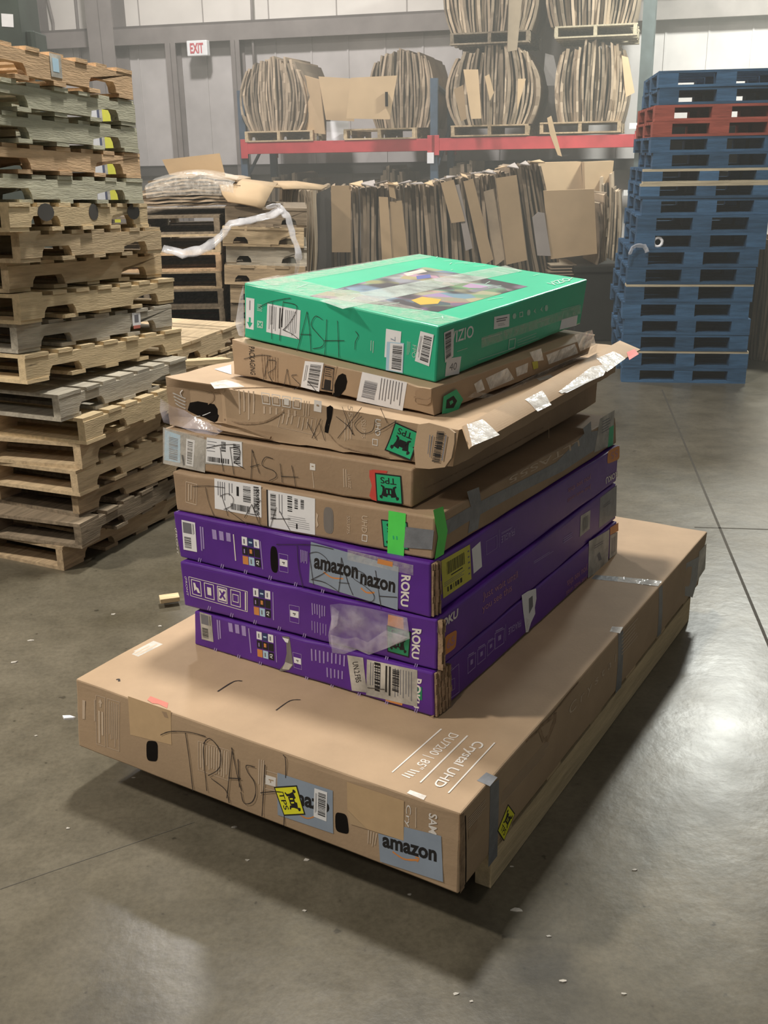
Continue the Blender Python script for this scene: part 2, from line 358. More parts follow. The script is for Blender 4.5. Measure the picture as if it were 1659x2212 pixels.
for k, (w, pa, Y, pb, L, look) in UP.items():
    A = at_y(*pa, Y); B = far_end(A, pb, L); A.z, B.z = ZAB[k]; POS[k] = (A, B, L)
    ll = lab(k, look, ST1) if k < 18 else 'orange brown pallet topmost in the tall left wooden stack'
    r = stringer_pallet(A, B, w, ll, G1, L=L, h=.121 if k in (8, 9, 10, 11, 12, 18) else .109, rng=rg)
    if k == 9:
        mb = MB(); mb.box((.74, -.0025, .045), (.80, -.001, .105), M['white']); mb.box((.745, -.003, .03), (.795, -.0015, .045), M['pink']); mb.box((.755, -.0032, .06), (.785, -.0026, .095), M['greyink']); mb.build('paper_tag', r, label='small white paper tag')
    if k == 18:
        mb = MB(); mb.box((.55, -.0025, .03), (.63, -.001, .115), M['offwhite']); mb.box((.565, -.0032, .05), (.61, -.0026, .1), M['blue_pale']); mb.build('paper_tag', r, label='white and blue paper tag')
    if k == 13:
        for cx, rx in ((.25, .06), (.62, .04), (.98, .06)):
            mb = MB(); mb.add([(cx+rx*math.cos(q*.5236), -.0015, .072+.035*math.sin(q*.5236)) for q in range(12)], [tuple(range(12))], M['steel_dk']); mb.build('dark_stain', r)
# loose broken board sticking out of the left stack
A = at_y(262, 793, 4.95); B = at_y(494, 779, 5.45); t = (B-A); n = Vector((0, 0, 1))
mb = MB(); X = t.normalized(); Yv = n.cross(X).normalized(); Zv = X.cross(Yv)
MM = Matrix(((X.x, Yv.x, Zv.x, A.x), (X.y, Yv.y, Zv.y, A.y), (X.z, Yv.z, Zv.z, A.z), (0, 0, 0, 1)))
mb.box((0, -.02, -.014), (t.length, .06, .014), WOODS['fresh']); o = mb.build('loose_board', bevel=.003); o.matrix_world = MM
tag(o, 'loose pale broken board sticking out of the left pallet stack', 'board')
# small stack behind it
G2 = 'pallets in the short stack behind the tall left stack'
rg = random.Random(11)
Bd = Vector((-.80, 5.95, 0)); dv = yaw_dir(63)
for k in range(1, 8):
    j = Vector((rg.uniform(-.03, .03), rg.uniform(-.03, .03), 0)); tilt = Vector((0, 0, .0))
    wood_k = ['brown', 'tan', 'brown', 'grey', 'tan', 'tan', 'tan'][k-1]
    A = Bd - dv*.62 + j + Vector((0, 0, (k-1)*HP)); B = Bd + j + Vector((0, 0, (k-1)*HP)) + (Vector((0, 0, .03)) if k == 7 else tilt)
    stringer_pallet(A, B, wood_k, lab(k, 'tan stained pallet' if k < 7 else 'pale tilted pallet on top', 'the short stack behind the tall left one'), G2, L=.62, rng=rg)
# far stack seen end on
G3 = 'pallets in the stack under the wrapped cardboard'
rg = random.Random(5)
for k in range(1, 13):
    wood_k = {1: 'dark', 2: 'dark', 3: 'dark', 4: 'dark', 5: 'dark', 6: 'red', 7: 'dark', 8: 'dark', 9: 'brown', 10: 'orange', 11: 'tan', 12: 'dark'}[k]
    x1 = -1.02+rg.uniform(-.02, .02); A = Vector((x1, 6.85, (k-1)*HP))
    # long side runs away from the camera; open end faces it
    look = {6: 'red painted pallet', 10: 'orange toned pallet', 11: 'tan pallet', 12: 'dark grey pallet carrying wrapped cardboard', 9: 'brown pallet'}.get(k, 'dirty dark pallet')
    stringer_pallet(A, A+Vector((0, 1.22, 0)), wood_k, lab(k, look, 'the open-ended stack behind'), G3, rng=rg)
G4 = 'pallets in the notched stack before the standing cardboard'
A0 = Vector((-.99, 6.76, .012)); B0 = Vector((-.475, 6.80, -.012))
for k in range(1, 13):
    wood_k = {11: 'tan', 10: 'grey', 9: 'brown', 12: 'dark'}.get(k, 'dark' if k % 2 else 'brown')
    j = Vector((rg.uniform(-.02, .02), rg.uniform(-.02, .02), (k-1)*.1205)) + (Vector((.0, .03, 0)) if k == 12 else Vector())
    look = {11: 'pale tan notched pallet', 12: 'grey dark pallet on top', 10: 'greyish notched pallet'}.get(k, 'brown stained notched pallet')
    stringer_pallet(A0+j, B0+j, wood_k, lab(k, look, 'the angled stack before the standing cardboard'), G4, L=.52, W=.9, rng=rg)
# blue stack at the right: left edge px, bottom y px
G5 = 'pallets in the blue stack at the right'
BL = [(1343, 825), (1347, 792), (1345, 755), (1348, 720), (1345, 686), (1352, 650), (1355, 612), (1360, 575), (1374, 538), (1377, 502), (1387, 464), (1384, 428),
      (1390, 396), (1410, 364), (1406, 329), (1410, 295), (1415, 261), (1424, 226), (1423, 189), (1423, 152)]
rg = random.Random(21)
for k in range(1, 20):
    px, py = BL[k-1]; P = at_y(px, 500, 8.05); z0 = at_y(1480, py, 8.05).z; z1 = at_y(1480, BL[k][1], 8.05).z
    if k == 1: z0 = 0
    P = at_y(px, (py+BL[k][1])/2, 8.05)
    key = 'red' if k in (16, 17) else 'blue'
    look = {16: 'faded red block pallet', 17: 'upper faded red block pallet,', 19: 'blue block pallet, topmost,'}.get(k, 'blue block pallet')
    block_pallet((P.x, 8.05, z0), math.radians(-8)+rg.uniform(-.012, .012), key, f'{look} {ORD[k]} from the floor in the blue stack' if k > 1 else 'blue block pallet lowest in the blue stack', G5,
                 W=.955, h=round(z1-z0-.001, 3), rng=rg, edge='bare' if k in (2, 6, 12, 13) else None)
P = at_y(1421, 523, 8.05); mb = MB()
ring = [P+Vector((.034*math.cos(a*.5236), 0, .034*math.sin(a*.5236))) for a in range(13)]
mb.tube(ring, .012, M['white'], cap=False); tag(mb.build('tape_roll', smooth=True), 'small white plastic ring resting in an opening of the blue stack', 'roll')
def film_blob(name, pts, Y, r, label, cat='plastic', more=None):
    mb = MB(); rr = random.Random(len(pts))
    for pts, r in [(pts, r)]+([more] if more else []):
        P = [at_y(x, y, Y+(rr.random()-.5)*.05) for x, y in pts]; Q = []
        for i in range(len(P)-1):
            for t in range(4): Q.append(P[i].lerp(P[i+1], t/4)+Vector((rr.uniform(-.002, .002),)*3))
        Q.append(P[-1]); rad = [(r if not isinstance(r, list) else r[min(i//4, len(r)-1)])*rr.uniform(.88, 1.1) for i in range(len(Q))]
        mb.tube(Q, rad, M['wrap'], n=10, flat=.35)
    o = mb.build(name, smooth=True); tag(o, label, cat); return o
film_blob('plastic_wrap_scrap', [(1360, 550), (1366, 535), (1375, 530), (1392, 531), (1398, 545)], 7.99, .022, 'torn scrap of clear film snagged on the blue stack corner')
film_blob('plastic_wrap_scrap', [(1592, 762), (1585, 778), (1598, 790), (1605, 815), (1610, 832)], 7.98, [.03, .035, .03, .012], 'crumpled clear film hanging at the foot of the blue stack')
film_blob('stretch_film_strand', [(352, 536), (395, 548), (432, 541), (462, 524), (480, 508), (497, 483), (540, 476), (585, 465), (608, 452), (600, 444), (575, 447)], 6.70, [.03, .04, .04, .038, .034, .03, .03, .034, .03, .022, .012], 'long twisted strand of clear stretch film draped over the rear pallets', 'plastic film',
          more=([(604, 448), (622, 470), (633, 510), (645, 545), (644, 562), (640, 590)], [.026, .022, .02, .026, .014]))
# ------------------------------------------------------------------ storage rack and baled cardboard
def rack_x(px, py, off=0.0):
    d = ray(px, py); o = RACK0 + RN*off; t = (o-CAM).dot(RN)/d.dot(RN); P = CAM+d*t
    return (P-RACK0).dot(RD), P.z
M['rack_blue'] = mat('dark_blue_rack_steel', (.055, .085, .125, 1), .5, .35, .15, 6)
M['rack_grey'] = mat('dark_grey_green_rack_steel', (.075, .095, .095, 1), .5, .35, .15, 6)
M['rack_red'] = mat('red_rack_beam', (.46, .055, .065, 1), .45, .4, .1, 5)
rk = empty('pallet_rack'); rk.matrix_world = RM; tag(rk, 'long pallet rack with red beams and dark blue posts along the back wall', 'rack')
XP = [rack_x(522, 260)[0], rack_x(937, 260)[0], rack_x(1391, 200)[0]]; ZT = [2.50, 2.56, 5.2]
XR = XP[2]+.9
for i, x in enumerate(XP):
    m = M['rack_grey'] if i == 2 else M['rack_blue']
    for y in (0, 1.0):
        mb = MB(); w = .085 if i < 2 else .125
        mb.box((x-w/2, y, 0), (x+w/2, y+.07, ZT[i]), m); mb.box((x-w/2-.06, y-.03, 0), (x+w/2+.06, y+.1, .012), m); mb.build('post', rk)
    z = .25; up = True
    while z+.6 < ZT[i]:
        mb = MB(); mb.tube([(x, .05, z if up else z+.6), (x, 1.02, z+.6 if up else z)], .022, m, n=6); mb.build('brace', rk); z += .62; up = not up
    mb = MB(); mb.tube([(x, .05, ZT[i]-.06), (x, 1.02, ZT[i]-.16 if i < 2 else ZT[i]-.06)], .026, m, n=6); mb.build('brace', rk)
BZ = 1.78
for (a, c) in ((XP[0], XP[1]), (XP[1], XP[2]), (XP[2], XR)):
    for y in (-.03, 1.03):
        mb = MB(); mb.box((a+.03, y, BZ), (c-.03, y+.05, BZ+.135), M['rack_red']); mb.box((a-.02, y-.006, BZ-.05), (a+.07, y+.0, BZ+.17), M['rack_red']); mb.box((c-.07, y-.006, BZ-.05), (c+.02, y, BZ+.17), M['rack_red']); mb.build('beam', rk, bevel=.004)
mb = MB()
for a, c in ((XP[0], XP[1]), (XP[1], XP[2])):
    n = int((c-a)/.12)
    for k in range(n): mb.box((a+.06+k*.12, 0, BZ+.1), (a+.067+k*.12, 1.03, BZ+.107), M['steel'])
    for k in range(9): mb.box((a, .05+k*.12, BZ+.107), (c, .057+k*.12, BZ+.114), M['steel'])
mb.build('wire_deck', rk)
x, z = rack_x(937, 341); mb = MB(); mb.box((x-.07, -.045, z-.06), (x+.01, -.04, z+.06), M['white']); mb.build('location_tag', rk)
for px, py in ((1370, 272), (1357, 416)):
    x, z = rack_x(px, py); mb = MB(); mb.box((x-.05, -.05, z-.03), (x+.05, -.045, z+.03), M['white']); mb.build('location_tag', rk)

def sheet(Mw, d, h, t, bow, m, rng, label, group, name='flattened_carton', ragged=.015, nz=7):
    """one flattened box standing on edge: thickness along x, depth along y, height along z"""
    mb = MB(); vs = []; fs = []
    ph = rng.random()*6
    for j in range(nz+1):
        q = j/nz; z = h*q; xo = bow*(1-(2*q-1)**2)+.006*math.sin(ph+q*5); f = rng.uniform(-ragged, ragged)
        for (a, y) in ((-t/2, f), (t/2, f+rng.uniform(-.004, .004)), (t/2, d), (-t/2, d)): vs.append((xo+a, y, z+(rng.uniform(-.012, .012) if j == nz else 0)))
    for j in range(nz):
        for k in range(4): fs.append((j*4+k, j*4+(k+1) % 4, j*4+4+(k+1) % 4, j*4+4+k))
    fs += [(3, 2, 1, 0), (nz*4, nz*4+1, nz*4+2, nz*4+3)]
    mb.add(vs, fs, m); o = mb.build(name); o.matrix_world = Mw; tag(o, label, 'cardboard', group); return o
def bale(px0, px1, pyb, z0, h, d, n, off, rng, where, bulge=.1, skip=()):
    """a barrel-shaped bundle of flattened boxes, seen on their edges"""
    xa = rack_x(px0, pyb, off)[0]; xb = rack_x(px1, pyb, off)[0]; c = (xa+xb)/2; hw = (xb-xa)/2
    for i in range(n):
        s = (i+.5)/n*2-1; base = c+s*(hw-bulge*.8)
        hh = h*(1-.16*abs(s)**2.5)*rng.uniform(.93, 1.03); t = 2*hw/n*rng.uniform(.5, .95)
        Mw = RM @ Matrix.Translation((base, off+rng.uniform(-.03, .04), z0)) @ Matrix.Rotation(rng.uniform(-.03, .03), 4, 'Z') @ Matrix.Rotation(rng.uniform(-.02, .02), 4, 'Y')
        sheet(Mw, d, hh, max(t, .008), bulge*s, M['sheet'], rng, f'flattened carton on edge in {where}', f'cartons in {where}')
def face_sheet(corners, m, label, th=.012, group=None, Y=None, name='flattened_carton', ys=None, cat='cardboard'):
    """a flat panel of board given by its photographed corners and their distance"""
    P = [at_y(x, y, ys[i] if ys else Y) for i, (x, y) in enumerate(corners)]; n = (P[1]-P[0]).cross(P[3]-P[0]).normalized()
    if n.dot(P[0]-CAM) < 0: n = -n
    base = sum(P, Vector())/len(P); mb = MB(); k = len(P)
    vs = [p-base for p in P]+[p-base+n*th for p in P]
    fs = [tuple(range(k)), tuple(k+i for i in reversed(range(k)))]+[(i, k+i, k+(i+1) % k, (i+1) % k) for i in range(k)]
    mb.add(vs, fs, m); o = mb.build(name); o.location = base; tag(o, label, cat, group); return o
ZB = BZ+.137
def rack_pallet(px0, px1, py, z0, key, label, off=-.04, h=.121):
    xa = rack_x(px0, py, off)[0]; xb = rack_x(px1, py, off)[0]; r = random.Random(px0)
    A = RM @ Vector((xb, off, z0)); B = RM @ Vector((xb, off+1.1, z0)); W = abs(xb-xa)
    return stringer_pallet(A, B, key, label, 'pallets on the rack', L=1.1, W=round(W, 3), h=h, rng=r)
rack_pallet(529, 676, 298, ZB, 'tan', 'tan pallet under the leftmost bale on the rack beam')
rack_pallet(742, 897, 292, ZB, 'tan', 'tan pallet under the second bale on the left rack bay')
rack_pallet(974, 1141, 285, ZB+.01, 'brown', 'brown pallet under the lower bale just right of the middle post')
rack_pallet(1166, 1341, 270, ZB+.02, 'brown', 'brown pallet under the lower bale by the tall right post')
rg = random.Random(9)
bale(527, 668, 290, ZB+.122, .80, .95, 24, 0, rg, 'the leftmost bale on the rack', .10)
bale(800, 935, 290, ZB+.122, .84, .95, 22, .12, rg, 'the second bale on the left bay', .07)
z1 = ZB+.132; bale(966, 1162, 272, z1, .82, .95, 26, 0, rg, 'the lower bale right of the middle post', .11)
bale(1196, 1352, 262, z1, .82, .95, 24, 0, rg, 'the lower bale by the tall right post', .05)
z2 = z1+.84
rack_pallet(972, 1142, 130, z2, 'dark', 'dark pallet between the two bales right of the middle post')
rack_pallet(1196, 1373, 112, z2+.02, 'bare', 'pale pallet between the two bales by the tall right post')
bale(959, 1160, 110, z2+.122, 1.0, .95, 28, 0, rg, 'the upper bale right of the middle post', .10)
bale(1176, 1372, 100, z2+.142, 1.0, .95, 26, 0, rg, 'the upper bale by the tall right post', .08)
# distinct panels on the rack
face_sheet([(688, 165), (766, 170), (765, 262), (704, 259)], M['sheet_tan'], 'tan flattened carton with creases standing between the two left bales', Y=12.75)
slot_sheet = face_sheet([(758, 168), (858, 163), (842, 258), (748, 256)], M['sheet_tan'], 'tan carton panel with a dark hand slot leaning on the left bay bale', Y=12.45)
P0 = at_y(835, 214, 12.40); mb = MB(); mb.box((-.016, 0, -.075), (.016, .04, .075), M['hole']); o = mb.build('hand_slot', slot_sheet); o.location = P0-slot_sheet.location
face_sheet([(648, 160), (690, 172), (702, 290), (655, 285)], M['sheet_tan'], 'tan curved carton at the right side of the leftmost bale', ys=[13.1, 12.85, 12.85, 13.1])
face_sheet([(705, 262), (753, 262), (753, 303), (705, 305)], M['white'], 'white sheet of board standing behind the beam on the left bay', Y=13.0)
face_sheet([(1001, 150), (1033, 150), (1040, 256), (1018, 257)], M['sheet_tan'], 'tan strip of carton on the lower bale right of the middle post', Y=12.22)
face_sheet([(980, 193), (1001, 183), (1008, 257), (996, 262)], M['sheet_tan'], 'short tan carton flap left of the tan strip on the lower bale', Y=12.3)
face_sheet([(1047, 165), (1057, 160), (1067, 200), (1058, 218)], M['sheet_tan'], 'small pointed carton flap in the middle of the lower bale', Y=12.2)
face_sheet([(1119, 170), (1136, 170), (1120, 230), (1117, 238)], M['sheet_tan'], 'narrow tan wedge of carton at the lower bale right side', Y=12.15)
face_sheet([(1343, 120), (1357, 124), (1371, 200), (1352, 210)], M['sheet_tan'], 'tan flap hanging off the lower bale beside the tall post', Y=11.85)
face_sheet([(1182, 255), (1191, 250), (1201, 290), (1214, 338), (1205, 335), (1188, 290)], M['sheet_tan'], 'thin twisted strip of carton hanging over the red beam', Y=11.95)
face_sheet([(1178, 115), (1196, 120), (1205, 160), (1198, 185), (1182, 185), (1175, 150)], M['white'], 'white torn paper hanging between the two stacked bales', Y=12.7)
face_sheet([(1100, -6), (1128, -6), (1117, 108), (1096, 112)], M['sheet'], 'broad curved carton in the upper bale right of the middle post', ys=[12.25, 12.3, 12.25, 12.2])
# bundles under the rack
rg = random.Random(31)
bale(572, 700, 560, 0.0, 1.54, .9, 14, .35, rg, 'the ragged bundle under the left end of the rack', .04)
bale(785, 905, 560, 0.0, 1.60, .9, 14, .35, rg, 'the ragged bundle under the middle of the left bay', .04)
bale(950, 1060, 560, 0.0, 1.63, .9, 12, .3, rg, 'the ragged bundle behind the middle post', .04)
face_sheet([(1140, 352), (1255, 349), (1262, 470), (1150, 470)], M['sheet_tan'], 'large brown carton panel under the right bay of the rack', Y=11.9, th=.35)
face_sheet([(1262, 350), (1326, 347), (1318, 430), (1265, 440)], M['sheet_tan'], 'brown carton panel with a bent lower edge under the right bay', Y=11.75, th=.2)
rg = random.Random(77)
for i in range(7):
    px = 1288+i*6.5; P = at_y(px, 560, 11.4+i*.03)
    sheet(Matrix.Translation((P.x, P.y, .35)) @ Matrix.Rotation(YAW, 4, 'Z'), .8, 1.15+rg.uniform(-.25, .05), .02, .02, M['sheet'], rg, 'dark carton on edge at the right end under the rack', 'cartons at the right end under the rack')
# pallets on the floor that carry the standing row and the rack-end cartons
rg = random.Random(41)
RY = 10.15
for i, x0 in enumerate((-.62, .58)):
    for k in range(4):
        A = Vector((x0+rg.uniform(-.02, .02)+1.16, RY+.02, k*.121)); stringer_pallet(A, A+Vector((0, 1.0, 0)), 'dark', f'dark pallet, {ORD[k+1]} up, under the {"left" if i == 0 else "right"} half of the standing cartons', 'pallets under the standing cartons', L=1.0, W=1.16, rng=rg)
# standing row of flattened cartons before the rack
G6 = 'row of flattened cartons standing before the rack'
n = 62; lab6 = 'flattened brown carton standing on edge in the long row before the rack'
for i in range(n):
    px = 668+(1172-668)*(i+.5)/n; q = i/(n-1)
    lean = -.02-.20*max(0, (px-840)/330)**1.2 if px > 840 else rg.uniform(-.03, .03)
    topy = 408+(q/.5)*(-12) if q < .5 else 396-(q-.5)/.5*46
    P = at_y(px, topy+rg.uniform(-5, 8), RY+rg.uniform(0, .12)); hgt = P.z-.49
    bx = P.x-hgt*math.tan(lean)
    dark = rg.random()
    sheet(Matrix.Translation((bx, P.y, .485)) @ Matrix.Rotation(lean, 4, 'Y') @ Matrix.Rotation(rg.uniform(-.06, .06), 4, 'Z'), .95, hgt/math.cos(lean), rg.uniform(.018, .036), rg.uniform(-.012, .012), M['sheet'], rg, lab6, G6)
def rowface(c, m, label, Y=10.0, th=.02): face_sheet(c, m, label, th, Y=Y)
rowface([(715, 401), (758, 401), (758, 545), (717, 545)], M['sheet_tan'], 'broad tan carton face near the left end of the standing row', 10.02)
rowface([(674, 410), (683, 408), (679, 560), (666, 560)], M['sheet_grey'], 'lilac grey board edge at the left end of the standing row', 9.98)
rowface([(684, 418), (714, 404), (716, 580), (679, 585)], M['steel_dk'], 'near-black panel between the lilac edge and the broad tan carton', 10.04)  # near-black panel filling the dark stretch at the row's left end
rowface([(818, 425), (838, 426), (848, 575), (826, 575)], M['sheet_tan'], 'narrow tan carton face left of the pair at the row middle', 10.0)
rowface([(842, 436), (868, 433), (882, 560), (848, 560)], M['sheet_tan'], 'brown tan carton face right of the pair at the row middle', 10.03)
rowface([(838, 392), (850, 396), (856, 430), (842, 425)], M['sheet_tan'], 'small folded tan flap at the top of the row middle', 9.99)
rowface([(952, 395), (980, 388), (1005, 478), (975, 482)], M['sheet_tan'], 'upper pale leaning carton face in the right half of the row', 9.98)
rowface([(982, 400), (992, 398), (1021, 536), (1006, 542)], M['sheet_grey'], 'slim pale leaning carton strip right of the upper pale face', 10.0)
rowface([(1001, 392), (1022, 386), (1066, 560), (1042, 575)], M['sheet_tan'], 'long pale leaning carton face in the right half of the row', 9.97)
rowface([(1045, 414), (1066, 408), (1090, 560), (1070, 575)], M['sheet'], 'dull brown leaning carton left of the orange tan one', 10.0)
rowface([(1071, 385), (1116, 378), (1139, 562), (1094, 572)], M['sheet_tan'], 'orange tan leaning carton face, brightest in the row', 9.95)
rowface([(1150, 470), (1163, 458), (1176, 460), (1190, 553), (1161, 552)], M['sheet_grey'], 'lilac grey carton flap with a rounded top at the row right end', 9.9)
rowface([(1174, 412), (1283, 408), (1290, 548), (1190, 560)], M['sheet_tan'], 'large square brown carton face closing the right end of the row', 9.93, .03)
rg = random.Random(55)
for i in range(9):
    P = at_y(1292+i*2.2, 480, 9.98+i*.05); sheet(Matrix.Translation((P.x, P.y, .62)), .7, .72+rg.uniform(-.15, .02), .015, .02, M['sheet'], rg, 'flattened carton edge behind the large square brown face', 'cartons behind the large square face')
for i in range(9):                                                   # flat pile under the large square carton
    P = at_y(1210, 560, 10.1); z = .49+i*.028
    mb = MB(); mb.box((-.13+rg.uniform(-.02, .02), 0, 0), (.13+rg.uniform(-.03, .03), .6, .012), M['sheet']); o = mb.build('flattened_carton'); o.location = (P.x, 9.97, z)
    tag(o, 'flattened carton lying flat in the pile under the square brown face', 'cardboard', 'flat pile under the square brown carton')
# crushed tops over the row
rg = random.Random(15)
for i in range(16):
    px = 770+i*26; py = 398-max(0, px-920)*.2; P = at_y(px, py, 10.0)
    mb = MB(); a = rg.uniform(.03, .07); pts = [(-a, -.03, 0), (a, -.05, rg.uniform(-.03, .03)), (a*.8, .2, rg.uniform(0, .03)), (-a*.7, .22, rg.uniform(-.02, .02))]
    mb.add(pts+[(x, y, z+.008) for x, y, z in pts], [(3, 2, 1, 0), (4, 5, 6, 7), (0, 1, 5, 4), (1, 2, 6, 5), (2, 3, 7, 6), (3, 0, 4, 7)], M['sheet_grey'] if i % 3 else M['sheet_tan'])
    o = mb.build('torn_carton_flap'); o.location = P; tag(o, 'torn pale carton flap bent over the top of the standing row', 'cardboard', 'torn flaps along the row top')
# wrapped pile on the rear stack
G7 = 'cartons in the wrapped pile on the rear stack'
rg = random.Random(66)
for i in range(9):
    w = .42-.02*i+rg.uniform(-.03, .03); z0 = 1.458+.0175*i; mb = MB(); n_ = 10
    vs = []; fs = []
    for j in range(n_+1):
        s = j/n_*2-1; zz = .035*(1-s*s)*(i/8)+.004*math.sin(j*2+i)
        for (y, dz) in ((0, 0), (0, .014), (.8, .014), (.8, 0)): vs.append((s*w, y+rg.uniform(-.01, .01), zz+dz))
    for j in range(n_):
        for k in range(4): fs.append((j*4+k, j*4+4+k, j*4+4+(k+1) % 4, j*4+(k+1) % 4))
    fs += [(0, 1, 2, 3), (n_*4+3, n_*4+2, n_*4+1, n_*4)]
    mb.add(vs, fs, M['sheet']); o = mb.build('flattened_carton'); P = at_y(418, 430, 6.95); o.location = (P.x, 6.95, z0)
    tag(o, 'flattened carton lying in the wrapped pile on the rear pallet stack', 'cardboard', G7)
P = at_y(418, 410, 6.86)
mb = MB(); vs = []; fs = []
for j in range(13):
    a = j/12; x = -.30+.56*a; zz = .05*math.sin(a*3.1)
    vs += [(x, -.03, -.045+zz*.3), (x, -.035, .03+zz), (x, .3, .07+zz)]
for j in range(12): fs += [(j*3, j*3+3, j*3+4, j*3+1), (j*3+1, j*3+4, j*3+5, j*3+2)]
mb.add(vs, fs, M['tape']); o = mb.build('stretch_film_cover', smooth=True); o.location = P; tag(o, 'glossy clear film wrapped around the carton pile on the rear stack', 'plastic film')
face_sheet([(350, 345), (474, 331), (487, 382), (366, 378)], M['sheet_tan'], 'plain brown carton panel standing on the wrapped pile', Y=7.2)
def bent(pts_rows, m, label, th=.01):
    mb = MB(); vs = []; fs = []; n_ = len(pts_rows[0]); base = at_y(*pts_rows[0][0][:2], pts_rows[0][0][2])
    for r_ in pts_rows:
        for x, y, Y in r_: vs.append(at_y(x, y, Y)-base)
    for i in range(len(pts_rows)-1):
        for j in range(n_-1): fs.append((i*n_+j, i*n_+j+1, (i+1)*n_+j+1, (i+1)*n_+j))
    mb.add(vs, fs, m); o = mb.build('flattened_carton', smooth=True); o.location = base
    s = o.modifiers.new('thickness', 'SOLIDIFY'); s.thickness = th; s.offset = 0
    tag(o, label, 'cardboard'); return o
bent([[(462, 381, 7.3), (510, 385, 7.3), (560, 392, 7.35), (600, 396, 7.4)], [(474, 400, 6.95), (520, 396, 7.0), (560, 402, 7.0), (590, 408, 7.1)],
      [(480, 420, 6.78), (515, 424, 6.8), (555, 430, 6.8), (575, 436, 6.85)], [(492, 436, 6.74), (520, 440, 6.74), (550, 446, 6.74), (568, 452, 6.8)]], M['sheet_tan'], 'large tan carton bent over the right edge of the rear pallet stack')
bent([[(490, 385, 7.7), (530, 388, 7.7), (590, 395, 7.7)], [(500, 393, 7.1), (560, 402, 7.1), (606, 405, 7.2)]], M['sheet_tan'], 'pale tan sheet lying flat above the bent carton')
bent([[(590, 392, 8.2), (640, 392, 8.6), (708, 402, 9.4)], [(612, 408, 7.6), (650, 408, 8.0), (694, 410, 9.0)]], M['sheet_tan'], 'tan sheet lying over the left end of the standing row')
rg = random.Random(8)
for i in range(16):
    px = 574+i*6.2; P = at_y(px, 408+rg.uniform(-4, 6), 7.9+i*.1)
    sheet(Matrix.Translation((P.x, P.y, P.z-.75)) @ Matrix.Rotation(.16 if i < 5 else .04, 4, 'Y'), .5, .75, .018, .01, M['sheet'], rg, 'dark carton edge standing left of the lilac board edge', 'dark cartons left of the lilac board edge')
M['shade'] = mat('dark_filler', (.022, .022, .019, 1), .7, .2, .1, 4)  # near-black colour of the added filler blocks
xa, xb = at_y(1238, 600, 9.9).x, at_y(1347, 600, 9.9).x; sb = empty('dark_gap_block', ((xa+xb)/2, 9.9, 0)); tag(sb, 'added black block darkening the gap between the standing cartons and the blue stack', 'added block'); hw = (xb-xa)/2  # added block filling the dark gap beside the blue stack
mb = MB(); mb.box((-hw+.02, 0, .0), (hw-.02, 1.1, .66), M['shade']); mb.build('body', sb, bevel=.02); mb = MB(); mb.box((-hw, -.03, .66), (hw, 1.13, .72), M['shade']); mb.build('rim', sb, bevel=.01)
for i, z in enumerate((0, .78, 1.56)):  # added dark blocks that darken the openings of the blue stack
    mb = MB(); mb.box((-.16, 0, 0), (.6, .6, .77 if i < 2 else .42), M['shade']); o = mb.build('dark_backing_block', bevel=.01); o.location = (2.62, 9.55, z)
    tag(o, ['lowest', 'middle', 'upper'][i]+' added dark block behind the blue stack, darkening its openings', 'crate', 'added dark blocks behind the blue stack')
# stacks of cartons at the far right edge
rg = random.Random(19)
for i in range(9):
    P = at_y(1622+i*7, 700, 8.9-.02*i); sheet(Matrix.Translation((P.x, P.y, 0)), .8, 1.0+rg.uniform(-.08, .05), .02, .01, M['sheet'], rg, 'dark brown flattened carton standing at the right edge beyond the blue stack', 'cartons beyond the blue stack')

# ------------------------------------------------------------------ things on the back wall
def wall_thing(px, py, off): x, z = wall_x(px, py, off); return WALL0+RD*x-RN*off+Vector((0, 0, z))
def text_mesh(txt, bold=0):
    c = bpy.data.curves.new('t', 'FONT'); c.body = txt; c.resolution_u = 3
    if bold: c.offset = bold
    o = bpy.data.objects.new('t', c); COL.objects.link(o); dg = bpy.context.evaluated_depsgraph_get(); me = bpy.data.meshes.new_from_object(o.evaluated_get(dg))
    vs = [tuple(v.co) for v in me.vertices]; fs = [tuple(p.vertices) for p in me.polygons]
    bpy.data.objects.remove(o); bpy.data.curves.remove(c); bpy.data.meshes.remove(me)
    x0 = min(v[0] for v in vs); x1 = max(v[0] for v in vs); y0 = min(v[1] for v in vs); y1 = max(v[1] for v in vs)
    return [((v[0]-x0)/(x1-x0), (v[1]-y0)/(y1-y0)) for v in vs], fs, (x1-x0)/(y1-y0)
ex = empty('exit_sign', wall_thing(425, 104, .3)); ex.rotation_euler.z = YAW; tag(ex, 'white exit sign with red letters mounted on the wall girt', 'sign')
M['sign_white'] = plain('sign_white', (.80, .80, .80, 1), .4); M['sign_red'] = plain('sign_red', (.55, .10, .12, 1), .4)
mb = MB(); mb.box((-.145, 0, -.095), (.145, .1, .095), M['sign_white']); mb.build('housing', ex, bevel=.012)
v, f, a = text_mesh('EXIT', .03); mb = MB(); mb.add([(-.095+.19*x, -.004, -.062+.124*y) for x, y in v], f, M['sign_red']); mb.build('lettering', ex)
P = wall_thing(58, 40, .34); mb = MB(); Q0 = wall_thing(49, 0, .34); Q1 = wall_thing(62, 92, .34); mb.tube([Q0+(Q0-Q1), Q0, Q1, Q1+(Q1-Q0)], .018, M['steel_lt']); tag(mb.build('conduit_pipe', smooth=True), 'thin pale vertical pipe on the dark steel column at top left', 'pipe')
Q0 = wall_thing(103, 0, .06); Q1 = wall_thing(116, 95, .06); mb = MB(); mb.tube([Q0+(Q0-Q1), Q0, wall_thing(110, 50, .06)+Vector((.03, 0, 0)), Q1, Q1+(Q1-Q0)*2], .02, M['steel']); tag(mb.build('cable', smooth=True), 'dark cable hanging down the wall panel at top left', 'cable')
